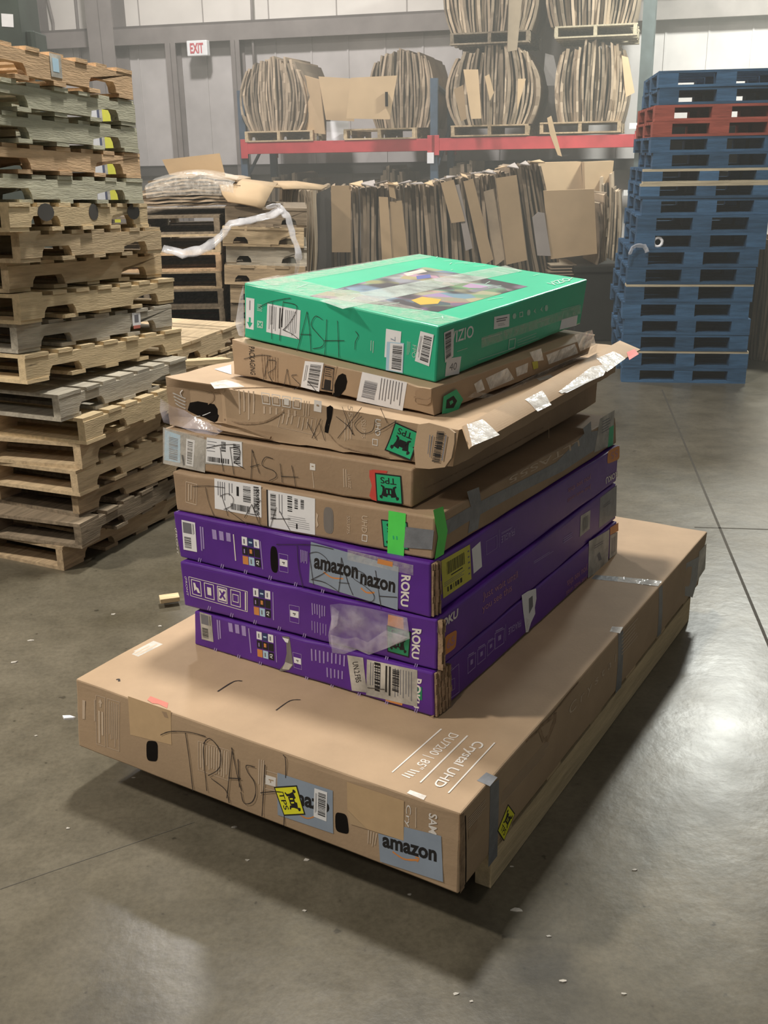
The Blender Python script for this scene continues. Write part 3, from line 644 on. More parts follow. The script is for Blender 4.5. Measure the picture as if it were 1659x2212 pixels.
Q0 = wall_thing(163, 0, .05); Q1 = wall_thing(173, 110, .05); mb = MB(); mb.tube([Q0+(Q0-Q1), Q0, Q1, Q1+(Q1-Q0)*2], .02, M['steel']); tag(mb.build('conduit_pipe', smooth=True), 'dark vertical pipe on the wall left of the wide steel column', 'pipe')
Q0 = wall_thing(543, 0, .14); Q1 = wall_thing(546, 90, .14); mb = MB(); mb.tube([Q0+Vector((0, 0, 3)), Q0, Q1, Q1-Vector((0, 0, .45))], .016, M['steel']); tag(mb.build('conduit_pipe', smooth=True), 'thin vertical pipe on the white panels above the left rack post', 'pipe')
M['machine'] = mat('dark_green_machine', (.035, .05, .04, 1), .6, .3, .2, 3)
P = at_y(8, 60, 8.6); mb = MB(); mb.box((-1.0, 0, 0), (.13, .5, 4.6), M['machine']); mb.box((.13, .1, 0), (.2, .4, 2.7), M['machine']); o = mb.build('machine_frame', bevel=.01); o.location = (P.x, 8.6, 0); tag(o, 'dark green tall machine frame at the top left corner behind the pallets', 'machine')
mb = MB(); a = at_y(16, 44, 8.594); mb.box((-.045, 0, -.045), (.045, .004, .045), M['white']); o = mb.build('notice_card'); o.location = a; o.rotation_euler.y = .08; tag(o, 'small white notice card on the dark machine frame', 'notice')
gp = empty('guard_post', (at_y(228, 330, 11.5).x, 11.5, 0)); tag(gp, 'yellow white and navy striped post seen through the left stack notches', 'post')
x = -.13
for w_, m_, nm in ((.08, M['white'], 'white_band'), (.025, M['navy'], 'navy_band'), (.03, M['offwhite'], 'white_band'), (.085, M['yellow'], 'yellow_band'), (.10, M['steel'], 'grey_band')):
    mb = MB(); mb.box((x, 0, 0), (x+w_, .12, 2.35), m_); mb.build(nm, gp); x += w_

# added scattering volume imitating lens glare over the back of the hall
hz = bpy.data.materials.new('glare_veil'); hz.use_nodes = True; nt = hz.node_tree; nt.nodes.clear()
vo = nt.nodes.new('ShaderNodeOutputMaterial'); vs_ = nt.nodes.new('ShaderNodeVolumeScatter'); vs_.inputs['Density'].default_value = .022; vs_.inputs['Color'].default_value = (.95, .95, .88, 1); vs_.inputs['Anisotropy'].default_value = .2
nt.links.new(vs_.outputs[0], vo.inputs['Volume'])
mb = MB(); mb.box((-7.5, 5.2, .02), (8.5, 13.2, 7.4), hz); tag(mb.build('haze'), 'added thin haze imitating lens glare before the back wall', 'haze', kind='stuff')
# ------------------------------------------------------------------ television cartons
def project(P):
    d = P-CAM; z = d.dot(FWD); return W_PX/2+F_PX*d.dot(RGT)/z, H_PX/2-F_PX*d.dot(UPV)/z
class Face:
    def __init__(s, bl, br, tr, tl, bulge=0.0):
        s.c = [Vector(p) for p in (bl, br, tr, tl)]; s.bulge = bulge; s.dent = None
        s.n = ((s.c[1]-s.c[0]).cross(s.c[3]-s.c[0])).normalized()
    def at(s, u, v, off=0.0):
        a, b, c, d = s.c; p = (a*(1-u)+b*u)*(1-v)+(d*(1-u)+c*u)*v
        w = max(0, 16*u*(1-u)*v*(1-v)) if 0 < u < 1 and 0 < v < 1 else 0
        if s.dent: off += s.dent(u, v)
        return p+s.n*(s.bulge*w+off)
    def uv(s, x, y):
        u = v = .5
        for _ in range(12):
            x0, y0 = project(s.at(u, v)); e = 1e-4
            x1, y1 = project(s.at(u+e, v)); x2, y2 = project(s.at(u, v+e))
            a, b, c, d = (x1-x0)/e, (x2-x0)/e, (y1-y0)/e, (y2-y0)/e; D_ = a*d-b*c
            du = ((x-x0)*d-(y-y0)*b)/D_; dv = ((y-y0)*a-(x-x0)*c)/D_
            u += max(-.5, min(.5, du)); v += max(-.5, min(.5, dv))
        return u, v
def carton(name, C, m, label, group, bulge=(.0, .0, .0), wear=.0015, n=12, seed=0, dent=None):
    """body from eight corners; returns root, faces"""
    c = {k: Vector(p) for k, p in C.items()}
    base = (c['Fb']+c['Lb']+c['Rb']+c['Bb'])/4; base.z = min(c[k].z for k in ('Fb', 'Lb', 'Rb', 'Bb'))
    r = empty(name, base); tag(r, label, 'carton', group)
    F = {'near': Face(c['Lb'], c['Fb'], c['Ft'], c['Lt'], bulge[0]), 'right': Face(c['Fb'], c['Rb'], c['Rt'], c['Ft'], bulge[1]), 'top': Face(c['Lt'], c['Ft'], c['Rt'], c['Bt'], bulge[2]),
         'left': Face(c['Bb'], c['Lb'], c['Lt'], c['Bt']), 'back': Face(c['Rb'], c['Bb'], c['Bt'], c['Rt']), 'bottom': Face(c['Bb'], c['Rb'], c['Fb'], c['Lb'])}
    F['near'].dent = dent
    bm = bmesh.new()
    for f in F.values():
        g = [[bm.verts.new(f.at(i/n, j/n)-base) for i in range(n+1)] for j in range(n+1)]
        for j in range(n):
            for i in range(n): bm.faces.new((g[j][i], g[j][i+1], g[j+1][i+1], g[j+1][i]))
    bmesh.ops.remove_doubles(bm, verts=bm.verts, dist=.0006); bm.normal_update()
    for v in bm.verts:
        ns = [f.normal for f in v.link_faces]
        if any(ns[0].dot(q) < .6 for q in ns):                      # worn edges and corners
            q = noise.noise_vector(v.co*9+Vector((seed, 0, 0))); inw = -sum(ns, Vector()).normalized()
            v.co += inw*abs(q.x)*wear*1.6+q*wear*.5
    me = bpy.data.meshes.new('body'); bm.to_mesh(me); bm.free(); me.materials.append(m)
    o = link('body', me, r); b = o.modifiers.new('bevel', 'BEVEL'); b.width = .005; b.segments = 2; b.limit_method = 'ANGLE'; b.angle_limit = math.radians(45)
    for p in me.polygons: p.use_smooth = False
    r_ = type('Box', (), {})(); r_.root = r; r_.F = F; r_.base = base; r_.body = o
    return r_
FA = (340, 1000, 620/1659); FB = (860, 1000, 540/1659); FC = (320, 520, 540/1659); FD = (800, 520, 620/1659); FE = (140, 1300, 560/1659); FF = (560, 1500, 560/1659); FG = (1000, 1100, 560/1440); FX = (0, 0, 1)
RR = random.Random(1234)
class Decal:
    def __init__(s, box, face, fr=FX, lift=.0014): s.b = box; s.f = box.F[face] if isinstance(face, str) else face; s.fr = fr; s.mb = MB(); s.lay = []; s.lift = lift
    def p(s, q): return s.f.uv(s.fr[0]+s.fr[2]*q[0], s.fr[1]+s.fr[2]*q[1])
    def w(s, uv, l=0): return s.f.at(uv[0], uv[1], (s.lift*.35 if s.lift < .0055 else s.lift)+l*.0002)-s.b.base
    def add(s, vs, fs, m, l): s.mb.add(vs, fs, m); s.lay += [l]*len(fs)
    def q(s, pts): return [s.p(t) for t in pts]                        # TL TR BR BL -> uv corners
    def loc(s, Q, a, b):                                              # a from the left, b from the top
        tl, tr, br, bl = Q; f = lambda i: (tl[i]*(1-a)+tr[i]*a)*(1-b)+(bl[i]*(1-a)+br[i]*a)*b
        return f(0), f(1)
    def sub(s, Q, a0, b0, a1, b1): return [s.loc(Q, a0, b0), s.loc(Q, a1, b0), s.loc(Q, a1, b1), s.loc(Q, a0, b1)]
    def quad(s, Q, m, l=0, n=5):
        vs = [s.w(s.loc(Q, i/n, j/n), l) for j in range(n+1) for i in range(n+1)]
        s.add(vs, [(j*(n+1)+i, (j+1)*(n+1)+i, (j+1)*(n+1)+i+1, j*(n+1)+i+1) for j in range(n) for i in range(n)], m, l); return s
    def px(s, pts, m, l=0, n=5): return s.quad(s.q(pts), m, l, n) if len(pts) == 4 else s.poly(pts, m, l)
    def poly(s, pts, m, l=0, uv=False):
        U = pts if uv else [s.p(t) for t in pts]; s.add([s.w(t, l) for t in U], [tuple(reversed(range(len(U))))], m, l); return s
    def lpoly(s, Q, pts, m, l=0): return s.poly([s.loc(Q, a, b) for a, b in pts], m, l, True)
    def oval(s, pts, m, l=0, pw=2.6, n=20):
        Q = s.q(pts); L = []
        for k in range(n):
            a = 2*math.pi*k/n; f = lambda t: math.copysign(abs(t)**(2/pw), t); L.append((.5+.5*f(math.cos(a)), .5+.5*f(math.sin(a))))
        return s.lpoly(Q, L, m, l)
    def text(s, t, bl, br, tr, tl, m, l=1, bold=.0, uv=False):
        v, f, _ = text_mesh(t, bold); Q = [tl, tr, br, bl] if uv else s.q([tl, tr, br, bl])
        s.add([s.w(s.loc(Q, x, 1-y), l) for x, y in v], f, m, l); return s
    def ltext(s, Q, t, a0, b0, a1, b1, m, l=1, bold=.0):
        S_ = s.sub(Q, a0, b0, a1, b1); return s.text(t, S_[3], S_[2], S_[1], S_[0], m, l, bold, True)
    def stroke(s, pts, width=.0028, m=None, l=2, smooth=True, uv=False):
        m = m or M['pen']; P = [s.w(t if uv else s.p(t), l) for t in pts]
        if smooth and len(P) > 2:
            Q = []
            for i in range(len(P)-1):
                a = P[max(i-1, 0)]; b = P[i]; c = P[i+1]; d = P[min(i+2, len(P)-1)]
                for k in range(5):
                    t = k/5; Q.append(.5*((2*b)+(c-a)*t+(2*a-5*b+4*c-d)*t*t+(3*b-a-3*c+d)*t**3))
            Q.append(P[-1]); P = Q
        vs = []; n = s.f.n
        for i, p in enumerate(P):
            t = (P[min(i+1, len(P)-1)]-P[max(i-1, 0)]).normalized(); o = n.cross(t)*width/2*RR.uniform(.75, 1.2); vs += [p+o, p-o]
        s.add(vs, [(i*2+1, i*2+3, i*2+2, i*2) for i in range(len(P)-1)], m, l); return s
    def lines(s, Q, n, m, l=1, fill=.45, vertical=False, ragged=.3):
        for i in range(n):
            a = (i+.25)/n; b = (i+.25+fill)/n; e = 1-RR.uniform(0, ragged); s.quad(s.sub(Q, *((a, 0, b, e) if vertical else (0, a, e, b))), m, l, 2)
        return s
    def bars(s, Q, m=None, l=2, n=14, vertical=True):
        m = m or M['ink']; x = 0
        while x < .97:
            w = RR.choice((.4, .7, 1.1, 1.6))/n/1.6; s.quad(s.sub(Q, *((x, 0, min(1, x+w), 1) if vertical else (0, x, 1, min(1, x+w)))), m, l, 2); x += w+RR.choice((.5, .8, 1.1))/n/1.6
        return s
    def frame(s, Q, m, l=1, t=.03, tb=None):
        tb = tb or t
        for a in ((0, 0, 1, tb), (0, 1-tb, 1, 1), (0, 0, t, 1), (1-t, 0, 1, 1)): s.quad(s.sub(Q, *a), m, l, 3)
        return s
    def build(s, name, label=None, thick=0, sub=None, thr=1):
        if name in ('printed_text', 'tick_mark', 'clear_tape', 'tape_crease', 'side_crease'): return s.split(name, label)
        if sub:                                                       # what is printed on a label is a piece of the label
            main = MB(); pr = MB()
            for f, mi, l in zip(s.mb.f, s.mb.m, s.lay):
                t = pr if l >= thr else main; t.add([s.mb.v[k] for k in f], [tuple(range(len(f)))], s.mb.mats[mi])
            o = main.build(name, s.b.root, label=label); pr.build(sub, o); return o
        o = s.mb.build(name, s.b.root, label=label)
        if thick: t = o.modifiers.new('thickness', 'SOLIDIFY'); t.thickness = thick; t.offset = 1
        return o
    def split(s, name, label):
        """separate blocks of print become parts of their own"""
        mb = s.mb; n = len(mb.v); par = list(range(n))
        def find(i):
            while par[i] != i: par[i] = par[par[i]]; i = par[i]
            return i
        for f in mb.f:
            for k in f[1:]: par[find(k)] = find(f[0])
        grp = {}
        for i in range(n): grp.setdefault(find(i), []).append(i)
        G = []
        for ids in grp.values():
            P = [mb.v[i] for i in ids]; G.append([set(ids), [min(p[k] for p in P) for k in range(3)], [max(p[k] for p in P) for k in range(3)]])
        merged = True
        while merged:
            merged = False
            for i in range(len(G)):
                for j in range(len(G)-1, i, -1):
                    if all(G[i][1][k]-.022 < G[j][2][k] and G[j][1][k]-.022 < G[i][2][k] for k in range(3)):
                        G[i][0] |= G[j][0]; G[i][1] = [min(a, b) for a, b in zip(G[i][1], G[j][1])]; G[i][2] = [max(a, b) for a, b in zip(G[i][2], G[j][2])]; del G[j]; merged = True
        o = None
        for ids, _, _ in G:
            idl = sorted(ids); mp = {v: i for i, v in enumerate(idl)}; m2 = MB(); m2.v = [mb.v[i] for i in idl]
            for f, mi in zip(mb.f, mb.m):
                if f[0] in ids: m2.f.append(tuple(mp[k] for k in f)); m2.m.append(m2.mi(mb.mats[mi]))
            o = m2.build(name, s.b.root, label=label)
        return o
def dec(box, face, fr=FX, lift=.0014): return Decal(box, face, fr, lift)
def label_sheet(box, face, fr, pts, style=0, name='shipping_label', lab=None, lift=.002, paper='white', rot=False):
    d = dec(box, face, fr, lift); Q = d.q(pts); d.quad(Q, M[paper], 0)
    I = M['ink']; G = M['greyink']
    if style == 0:                                                    # address label printed sideways
        d.lines(d.sub(Q, .06, .08, .25, .7), 4, G, 1, .35, True); d.lines(d.sub(Q, .3, .08, .42, .5), 2, G, 1, .3, True); d.quad(d.sub(Q, .48, .15, .53, .45), I, 1, 2)
        d.bars(d.sub(Q, .62, .1, .78, .62), I, 1, 16, False); d.bars(d.sub(Q, .84, .06, .95, .9), I, 1, 22, False); d.bars(d.sub(Q, .35, .72, .78, .92), I, 1, 26)
    if style == 1:                                                    # plain barcode sticker
        d.bars(d.sub(Q, .32, .1, .9, .9), I, 1, 22, False); d.lines(d.sub(Q, .08, .15, .24, .85), 2, G, 1, .4, True)
    if style == 2:                                                    # parcel label
        d.bars(d.sub(Q, .05, .08, .17, .75), I, 1, 20, False); d.lines(d.sub(Q, .22, .06, .34, .6), 2, G, 1, .25, True)
        d.bars(d.sub(Q, .42, .06, .52, .5), I, 1, 10, False); d.bars(d.sub(Q, .57, .1, .64, .4), I, 1, 8, False); d.bars(d.sub(Q, .70, .1, .77, .35), I, 1, 8, False)
        d.lines(d.sub(Q, .42, .58, .95, .92), 6, G, 1, .18); d.quad(d.sub(Q, .6, .78, .63, .92), I, 2, 2)
    if style == 3:                                                    # product label: small print then bars
        d.quad(d.sub(Q, .08, .06, .72, .42), M['greyink'], 1, 3); d.lines(d.sub(Q, .78, .06, .92, .45), 2, I, 1, .4, True); d.bars(d.sub(Q, .12, .55, .62, .92), I, 1, 16, False)
    if style == 4:                                                    # text sheet
        d.lines(d.sub(Q, .06, .06, .3, .92), 5, G, 1, .35, True); d.lines(d.sub(Q, .36, .06, .5, .92), 2, I, 1, .5, True); d.lines(d.sub(Q, .55, .08, .92, .95), 7, G, 1, .3, True)
    return d.build(name, lab or ('white label with black bars' if style != 4 else 'white printed sheet'), sub='barcode' if style in (0, 1, 2, 3) else ('print' if style == 4 else None))
def lift_sticker(box, face, fr, pts, col, name='warning_sticker', lab=None, txt='TPS', lift=.0024):
    """TL TR BR BL of the sticker read upright"""
    d = dec(box, face, fr, lift); Q = d.q(pts); I = M['ink']
    d.quad(Q, I, 0); d.quad(d.sub(Q, .045, .045, .955, .955), M[col], 1)
    for sx in (0, 1):
        f = lambda L: [((1-a) if sx else a, b) for a, b in L]
        d.lpoly(Q, f([(.14, .16), (.22, .12), (.26, .2), (.2, .26), (.13, .23)]), I, 2)                       # head
        d.lpoly(Q, f([(.2, .24), (.42, .2), (.46, .3), (.36, .44), (.26, .42)]), I, 2)                        # back and arm
        d.lpoly(Q, f([(.26, .4), (.36, .4), (.34, .56), (.22, .62), (.20, .57), (.26, .53)]), I, 2)           # leg
    d.lpoly(Q, [(.36, .28), (.64, .28), (.64, .52), (.36, .52)], I, 3); d.ltext(Q, 'lift', .4, .32, .6, .46, M[col], 4) if False else None
    d.quad(d.sub(Q, .41, .33, .46, .46), M[col], 4, 1); d.quad(d.sub(Q, .54, .33, .59, .46), M[col], 4, 1)
    d.ltext(Q, txt, .2, .66, .8, .88, I, 2, .01)
    return d.build(name, lab or f'{"green" if "green" in col else "yellow"} square lifting sticker with black letters', sub='pictogram', thr=2)
def hand(box, face, fr, strokes, name='handwriting', w=.0028, lab='black marker handwriting', lift=.0046):
    d = dec(box, face, fr, lift)
    for st in strokes: d.stroke(st, w*.72)
    return d.build(name, lab)
G0 = 'television cartons piled on the pallet'

# -- pallet under the pile
A = at_z(1060, 1917, .004); dirR = (Vector((1.2428, 3.7229, 0))-Vector((.1577, 1.9553, 0))).normalized(); dirL = Vector((-dirR.y, dirR.x, 0))
sk = empty('wooden_pallet', (A.x, A.y, 0)); sk.matrix_world = Matrix(((dirR.x, dirL.x, 0, A.x), (dirR.y, dirL.y, 0, A.y), (0, 0, 1, 0), (0, 0, 0, 1)))
tag(sk, 'low pale wooden pallet carrying the whole pile of television cartons', 'pallet')
for i, yy in enumerate((0, .53, 1.06)):
    mb = MB(); mb.box((0, yy, 0), (1.80, yy+.045, .102), WOODS['fresh']); mb.build('stringer', sk, bevel=.002)
for i in range(3):
    mb = MB(); x = .28+i*.58; mb.box((x, .047, 0), (x+.10, .528, .016), WOODS['tan']); mb.box((x, .577, 0), (x+.10, 1.058, .016), WOODS['tan']); mb.build('bottom_board', sk)
for i in range(6):
    mb = MB(); x = .03+i*.335; mb.box((x, .004, .102), (x+.1, 1.1, .1185), WOODS['tan']); mb.build('deck_board', sk)

# -- the large flat carton at the bottom
C = {'Fb': (.1577, 1.9553, .1192), 'Lb': (-.9124, 2.6136, .1263), 'Rb': (1.2428, 3.7229, .1195), 'Bb': (.1899, 4.3821, .121), 'Ft': (.1624, 1.9551, .3445), 'Lt': (-.8943, 2.6129, .35), 'Rt': (1.2618, 3.7264, .3473), 'Bt': (.1907, 4.3819, .3464)}
b0 = carton('television_carton', C, M['card'], 'huge flat brown cardboard television carton at the bottom of the pile', G0, (.004, .003, -.004), .003, seed=1)
T = M['tprint']
d = dec(b0, 'near', FE)
d.lines(d.q([(106, 625), (136, 632), (132, 800), (108, 795)]), 1, T, 1, .6, True); Q = d.q([(186, 590), (352, 640), (350, 958), (190, 905)])
d.frame(d.sub(Q, .08, .0, .45, 1), T, 1, .05, .012).frame(d.sub(Q, .52, .0, 1, 1), T, 1, .04, .012); d.lines(d.sub(Q, 0, .1, .06, .6), 1, T, 1, .6, True); d.lines(d.sub(Q, .14, .3, .4, .96), 2, T, 1, .55, True); d.lines(d.sub(Q, .58, .05, .95, .96), 5, T, 1, .35, True)
d.lpoly(Q, [(.26, .05), (.34, .14), (.29, .14), (.29, .22), (.23, .22), (.23, .14), (.18, .14)], T, 1)
Q = d.q([(853, 888), (1055, 950), (1048, 1145), (855, 1075)]); d.frame(Q, T, 1, .02); d.lines(d.sub(Q, .05, .05, .2, .95), 2, T, 1, .5, True); d.lines(d.sub(Q, .25, .05, .97, .95), 9, T, 1, .45, True)
d.lines(d.q([(1238, 1005), (1280, 1015), (1275, 1250), (1236, 1225)]), 3, T, 1, .5, True); Q = d.q([(1285, 1075), (1362, 1098), (1358, 1215), (1280, 1195)]); d.frame(Q, T, 1, .04); d.quad(d.sub(Q, 0, .25, .9, .75), M['wprint'], 1, 2); d.lpoly(Q, [(.3, .42), (.7, .42), (.7, .48), (.5, .48), (.5, .6), (.42, .6), (.42, .48), (.3, .48)], M['card'], 2)
d.fr = FF; d.lines(d.q([(692, 865), (762, 890), (745, 980), (690, 965)]), 4, T, 1, .45, True); d.stroke([(1003, 722), (1002, 852)], .003, T, 1)
d.text('Crystal', (932, 700), (930, 960), (966, 975), (972, 712), M['wprint'], 1)
d.text('SAMSUNG', (1086, 757), (1082, 1060), (1132, 1085), (1140, 770), M['wprint'], 1, .02); d.build('printed_text', 'pale print and lettering on the near side')
d = dec(b0, 'near', FE); d.px([(405, 603), (680, 698), (684, 915), (420, 850)], M['kraft_tape']); d.poly([(620, 700), (652, 706), (664, 745), (640, 738)], M['card_dark'], 1); d.build('tape_patch', 'pale kraft tape patch at left')
d = dec(b0, 'near', FE); d.oval([(522, 886), (596, 892), (596, 1024), (524, 1016)], M['hole'], 0, 4); d.build('carry_hole', 'dark carrying hole')
d = dec(b0, 'near', FF); d.oval([(486, 750), (562, 766), (578, 898), (488, 876)], M['hole'], 0, 4); d.build('carry_hole', 'dark carrying hole')
d = dec(b0, 'near', FF, .0026); Q = d.q([(118, 500), (472, 615), (475, 890), (120, 770)]); d.quad(Q, M['amz']); d.text('amazo', (160, 680), (450, 762), (450, 692), (160, 610), M['ink'], 1, .035); d.stroke([(215, 735), (300, 790), (360, 778)], .004, M['orange'], 1); d.build('branded_tape', 'blue grey tape with dark lettering', sub='lettering')
d = dec(b0, 'near', FF, .0034); d.poly([(563, 558), (928, 680), (925, 935), (690, 860), (565, 735)], M['kraft_tape']); d.poly([(563, 735), (690, 860), (585, 828)], M['sheet_tan'], 1); d.build('tape_patch', 'wide kraft tape patch near the second hole')
d = dec(b0, 'near', FF, .0030); d.poly([(763, 888), (925, 935), (928, 846), (1165, 905), (1178, 1200), (775, 1068)], M['amz']); d.text('amazon', (790, 974), (1136, 1072), (1137, 1000), (790, 905), M['ink'], 1, .035); d.stroke([(855, 1005), (930, 1052), (1020, 1058)], .005, M['orange'], 1); d.stroke([(1000, 1040), (1022, 1046), (1012, 1070)], .004, M['orange'], 1); d.build('branded_tape', 'blue grey tape with bold dark lettering', sub='lettering')
lift_sticker(b0, 'near', FF, [(243, 580), (297, 768), (160, 775), (95, 590)], 'yellow', lift=.0040)
label_sheet(b0, 'near', FF, [(355, 598), (437, 625), (432, 812), (350, 780)], 1, 'barcode_label', lift=.0040)
hand(b0, 'near', FE, [[(615, 850), (680, 828), (800, 832), (905, 860)], [(775, 835), (800, 1010), (823, 1208)], [(905, 880), (890, 960), (912, 1208)], [(890, 905), (930, 872), (985, 930), (1002, 1000), (985, 1070), (920, 1110)], [(940, 1128), (1030, 1200), (1055, 1285)],
     [(1075, 935), (1055, 1120), (1040, 1255)], [(1070, 930), (1105, 1100), (1135, 1210)], [(1050, 1125), (1130, 1130)], [(1112, 1005), (1120, 1185)], [(1220, 1055), (1165, 1045), (1175, 1090), (1215, 1150), (1225, 1220), (1200, 1280), (1150, 1285), (1130, 1215)],
     [(1285, 1040), (1275, 1200), (1265, 1370)], [(1400, 975), (1418, 1050), (1405, 1430)], [(1255, 1220), (1340, 1212), (1400, 1216)]], w=.0034, lift=.0054)
d = dec(b0, 'top', FF); W = M['wprint']
d.text('Crystal UHD', (1362, 290), (1090, 572), (1170, 602), (1448, 318), W, 1, .01); d.text('DU7200 | 85"', (1205, 240), (968, 458), (1046, 484), (1282, 264), W, 1)
for a, b in (((1165, 222), (850, 500)), ((1333, 265), (1030, 565)), ((1507, 310), (1210, 632))): d.stroke([a, b], .004, W, 1)
d.lines(d.q([(975, 478), (1035, 492), (960, 545), (902, 520)]), 4, W, 1, .4); d.build('printed_text', 'large white lettering on the top')
d = dec(b0, 'top', FE); d.px([(415, 330), (568, 250), (628, 272), (470, 352)], M['offwhite']); d.lines(d.q([(440, 328), (568, 260), (605, 275), (470, 345)]), 2, M['tprint'], 1, .5); d.build('faded_label', 'faded pale label on the top')
d = dec(b0, 'top', FE); d.stroke([(978, 575), (1080, 512), (1135, 508)], .0045); d.stroke([(1352, 695), (1440, 635), (1508, 628)], .0035); d.stroke([(330, 500), (345, 496), (348, 510)], .006); d.build('marker_stroke')
d = dec(b0, 'top', FE); d.poly([(528, 628), (548, 604), (662, 648), (655, 682), (600, 655), (560, 650)], M['pink']); d.build('red_mark', 'faded red smear at the near edge')
d = dec(b0, 'top', FF); d.px([(945, 632), (965, 612), (1070, 650), (1052, 676)], M['tape_white']); d.build('clear_tape')  # white patch painted for the glare on the near edge
d = dec(b0, 'top', FG); d.px([(735, 366), (862, 375), (860, 402), (712, 388)], M['duct']); d.px([(862, 375), (1105, 398), (1085, 428), (860, 402)], M['tape_white'], 0); d.px([(862, 375), (1105, 398), (1085, 428), (860, 402)], M['duct'], -1); d.build('tape_strip', 'shiny grey tape across the top')
d = dec(b0, 'top', FG); d.px([(828, 652), (890, 656), (872, 690), (815, 680)], M['tape_white'], 1); d.px([(828, 652), (890, 656), (872, 690), (815, 680)], M['offwhite']); d.build('tape_strip', 'bright tape end')
d = dec(b0, 'top', FG); d.px([(130, 1462), (192, 1490), (150, 1540), (78, 1508)], M['duct']); d.build('tape_strip', 'grey tape end folded over the near edge')
d = dec(b0, 'right', FG); d.px([(150, 1535), (200, 1498), (190, 1925), (140, 1990)], M['duct']); d.build('tape_strip', 'dark grey tape down the side')
d = dec(b0, 'right', FG); d.px([(862, 695), (890, 672), (878, 990), (846, 1022)], M['duct']); d.build('tape_strip', 'grey tape down the middle of the side')
d = dec(b0, 'right', FG); d.px([(1088, 436), (1108, 420), (1100, 690), (1078, 712)], M['duct']); d.build('tape_strip', 'grey tape further along the side')
d = dec(b0, 'right', FG); d.poly([(1240, 300), (1310, 262), (1300, 400), (1275, 490), (1232, 480)], M['duct']); d.px([(1312, 235), (1352, 190), (1345, 330), (1300, 400)], M['offwhite']); d.build('tape_strip', 'torn grey tape and label at the far corner')
lift_sticker(b0, 'right', FG, [(250, 1638), (288, 1690), (226, 1845), (190, 1788)], 'yellow')
d = dec(b0, 'right', FG)
d.lines(d.q([(215, 1575), (500, 1245), (490, 1330), (210, 1650)]), 7, T, 1, .25, ragged=.2)
d.text('C r y s t a l', (588, 1165), (845, 860), (850, 800), (590, 1090), T, 1); d.lines(d.q([(880, 700), (985, 580), (980, 700), (880, 820)]), 6, T, 1, .3); d.lines(d.q([(30, 1715), (130, 1600), (130, 1660), (30, 1780)]), 5, T, 1, .4); d.build('printed_text', 'worn pale print on the right side')
d = dec(b0, 'right', FG, .003); d.poly([(430, 1195), (520, 1125), (515, 1180), (470, 1290), (440, 1295), (418, 1230)], M['card_edge']); d.poly([(430, 1215), (500, 1160), (470, 1250), (450, 1270)], M['card'], 1); d.stroke([(350, 1290), (420, 1225), (520, 1110), (640, 960)], .006, M['card_edge'], 1); d.build('torn_edge', 'torn dented spot on the right edge')
d = dec(b0, 'right', FF); d.poly([(1283, 770), (1310, 760), (1312, 1235), (1285, 1275)], M['card_edge']); d.stroke([(1318, 775), (1322, 1000), (1320, 1245)], .004, M['hole'], 2); d.px([(1340, 870), (1395, 800), (1395, 850), (1340, 930)], M['card_dark'], 0); d.build('corner_seam', 'open cardboard seam at the near corner')

# -- three purple cartons
GP = 'purple television cartons in the pile'
P3 = {'Fb': (.1232, 2.3677, .347), 'Lb': (-.5887, 2.822, .347), 'Rb': (.8581, 3.5149, .347), 'Bb': (.1501, 3.9679, .347), 'Ft': (.121, 2.3709, .4775), 'Lt': (-.5803, 2.8181, .462), 'Rt': (.8543, 3.5194, .4722), 'Bt': (.149, 3.9691, .4627)}
P2 = {'Fb': (.131, 2.3783, .4795), 'Lb': (-.6128, 2.8407, .4695), 'Rb': (.8552, 3.5372, .4742), 'Bb': (.1066, 3.9989, .4648), 'Ft': (.1311, 2.3806, .6242), 'Lt': (-.6148, 2.8422, .6156), 'Rt': (.8467, 3.5369, .6140), 'Bt': (.1061, 4.0002, .6077)}
P1 = {'Fb': (.115, 2.3909, .6266), 'Lb': (-.619, 2.8631, .6187), 'Rb': (.848, 3.5422, .6162), 'Bb': (.1133, 4.0129, .6099), 'Ft': (.1154, 2.3949, .7763), 'Lt': (-.6274, 2.8654, .7640), 'Rt': (.8544, 3.5415, .7538), 'Bt': (.1129, 4.0151, .7504)}
p3 = carton('television_carton', P3, M['purple'], 'lowest purple television carton with dirty white labels and a torn hole', GP, (.0005, .0008, 0), .003, seed=2)
p2 = carton('television_carton', P2, M['purple'], 'middle purple television carton with a clear plastic pouch on its end', GP, (.0005, .0008, 0), .003, seed=3)
p1 = carton('television_carton', P1, M['purple'], 'top purple television carton with blue grey lettered tape and a yellow label', GP, (.0005, .0008, 0), .003, seed=4)
def apps(box, pts, line):
    d = dec(box, 'near', FA); Q = d.q(pts); tiles = ['white', 'navy', 'white', 'ink', 'ink', 'ink', 'orange', 'blue_pale', 'ink']
    for i, t in enumerate(tiles):
        a, b = (i % 3)/3, (i//3)/3; s = d.sub(Q, a, b, a+.3, b+.29); d.quad(s, M[t], 0, 2)
        if t in ('white', 'blue_pale'): d.quad(d.sub(s, .3, .25, .55, .8), M['greyink'], 1, 1)
        elif i == 4: d.quad(d.sub(s, .25, .2, .7, .7), M['orange'], 1, 1)
        elif i == 3: d.quad(d.sub(s, .3, .3, .5, .8), M['lprint'], 1, 1)
        elif i == 8: S_ = d.sub(s, .2, .2, .8, .8); d.text('tv', S_[0], S_[3], S_[2], S_[1], M['white'], 1, .01, True)
        elif i == 1: d.quad(d.sub(s, .2, .4, .8, .6), M['blue_pale'], 1, 1)
    d.stroke(line, .003, M['lprint'], 1); d.build('app_tiles', 'three rows of small coloured app tiles')
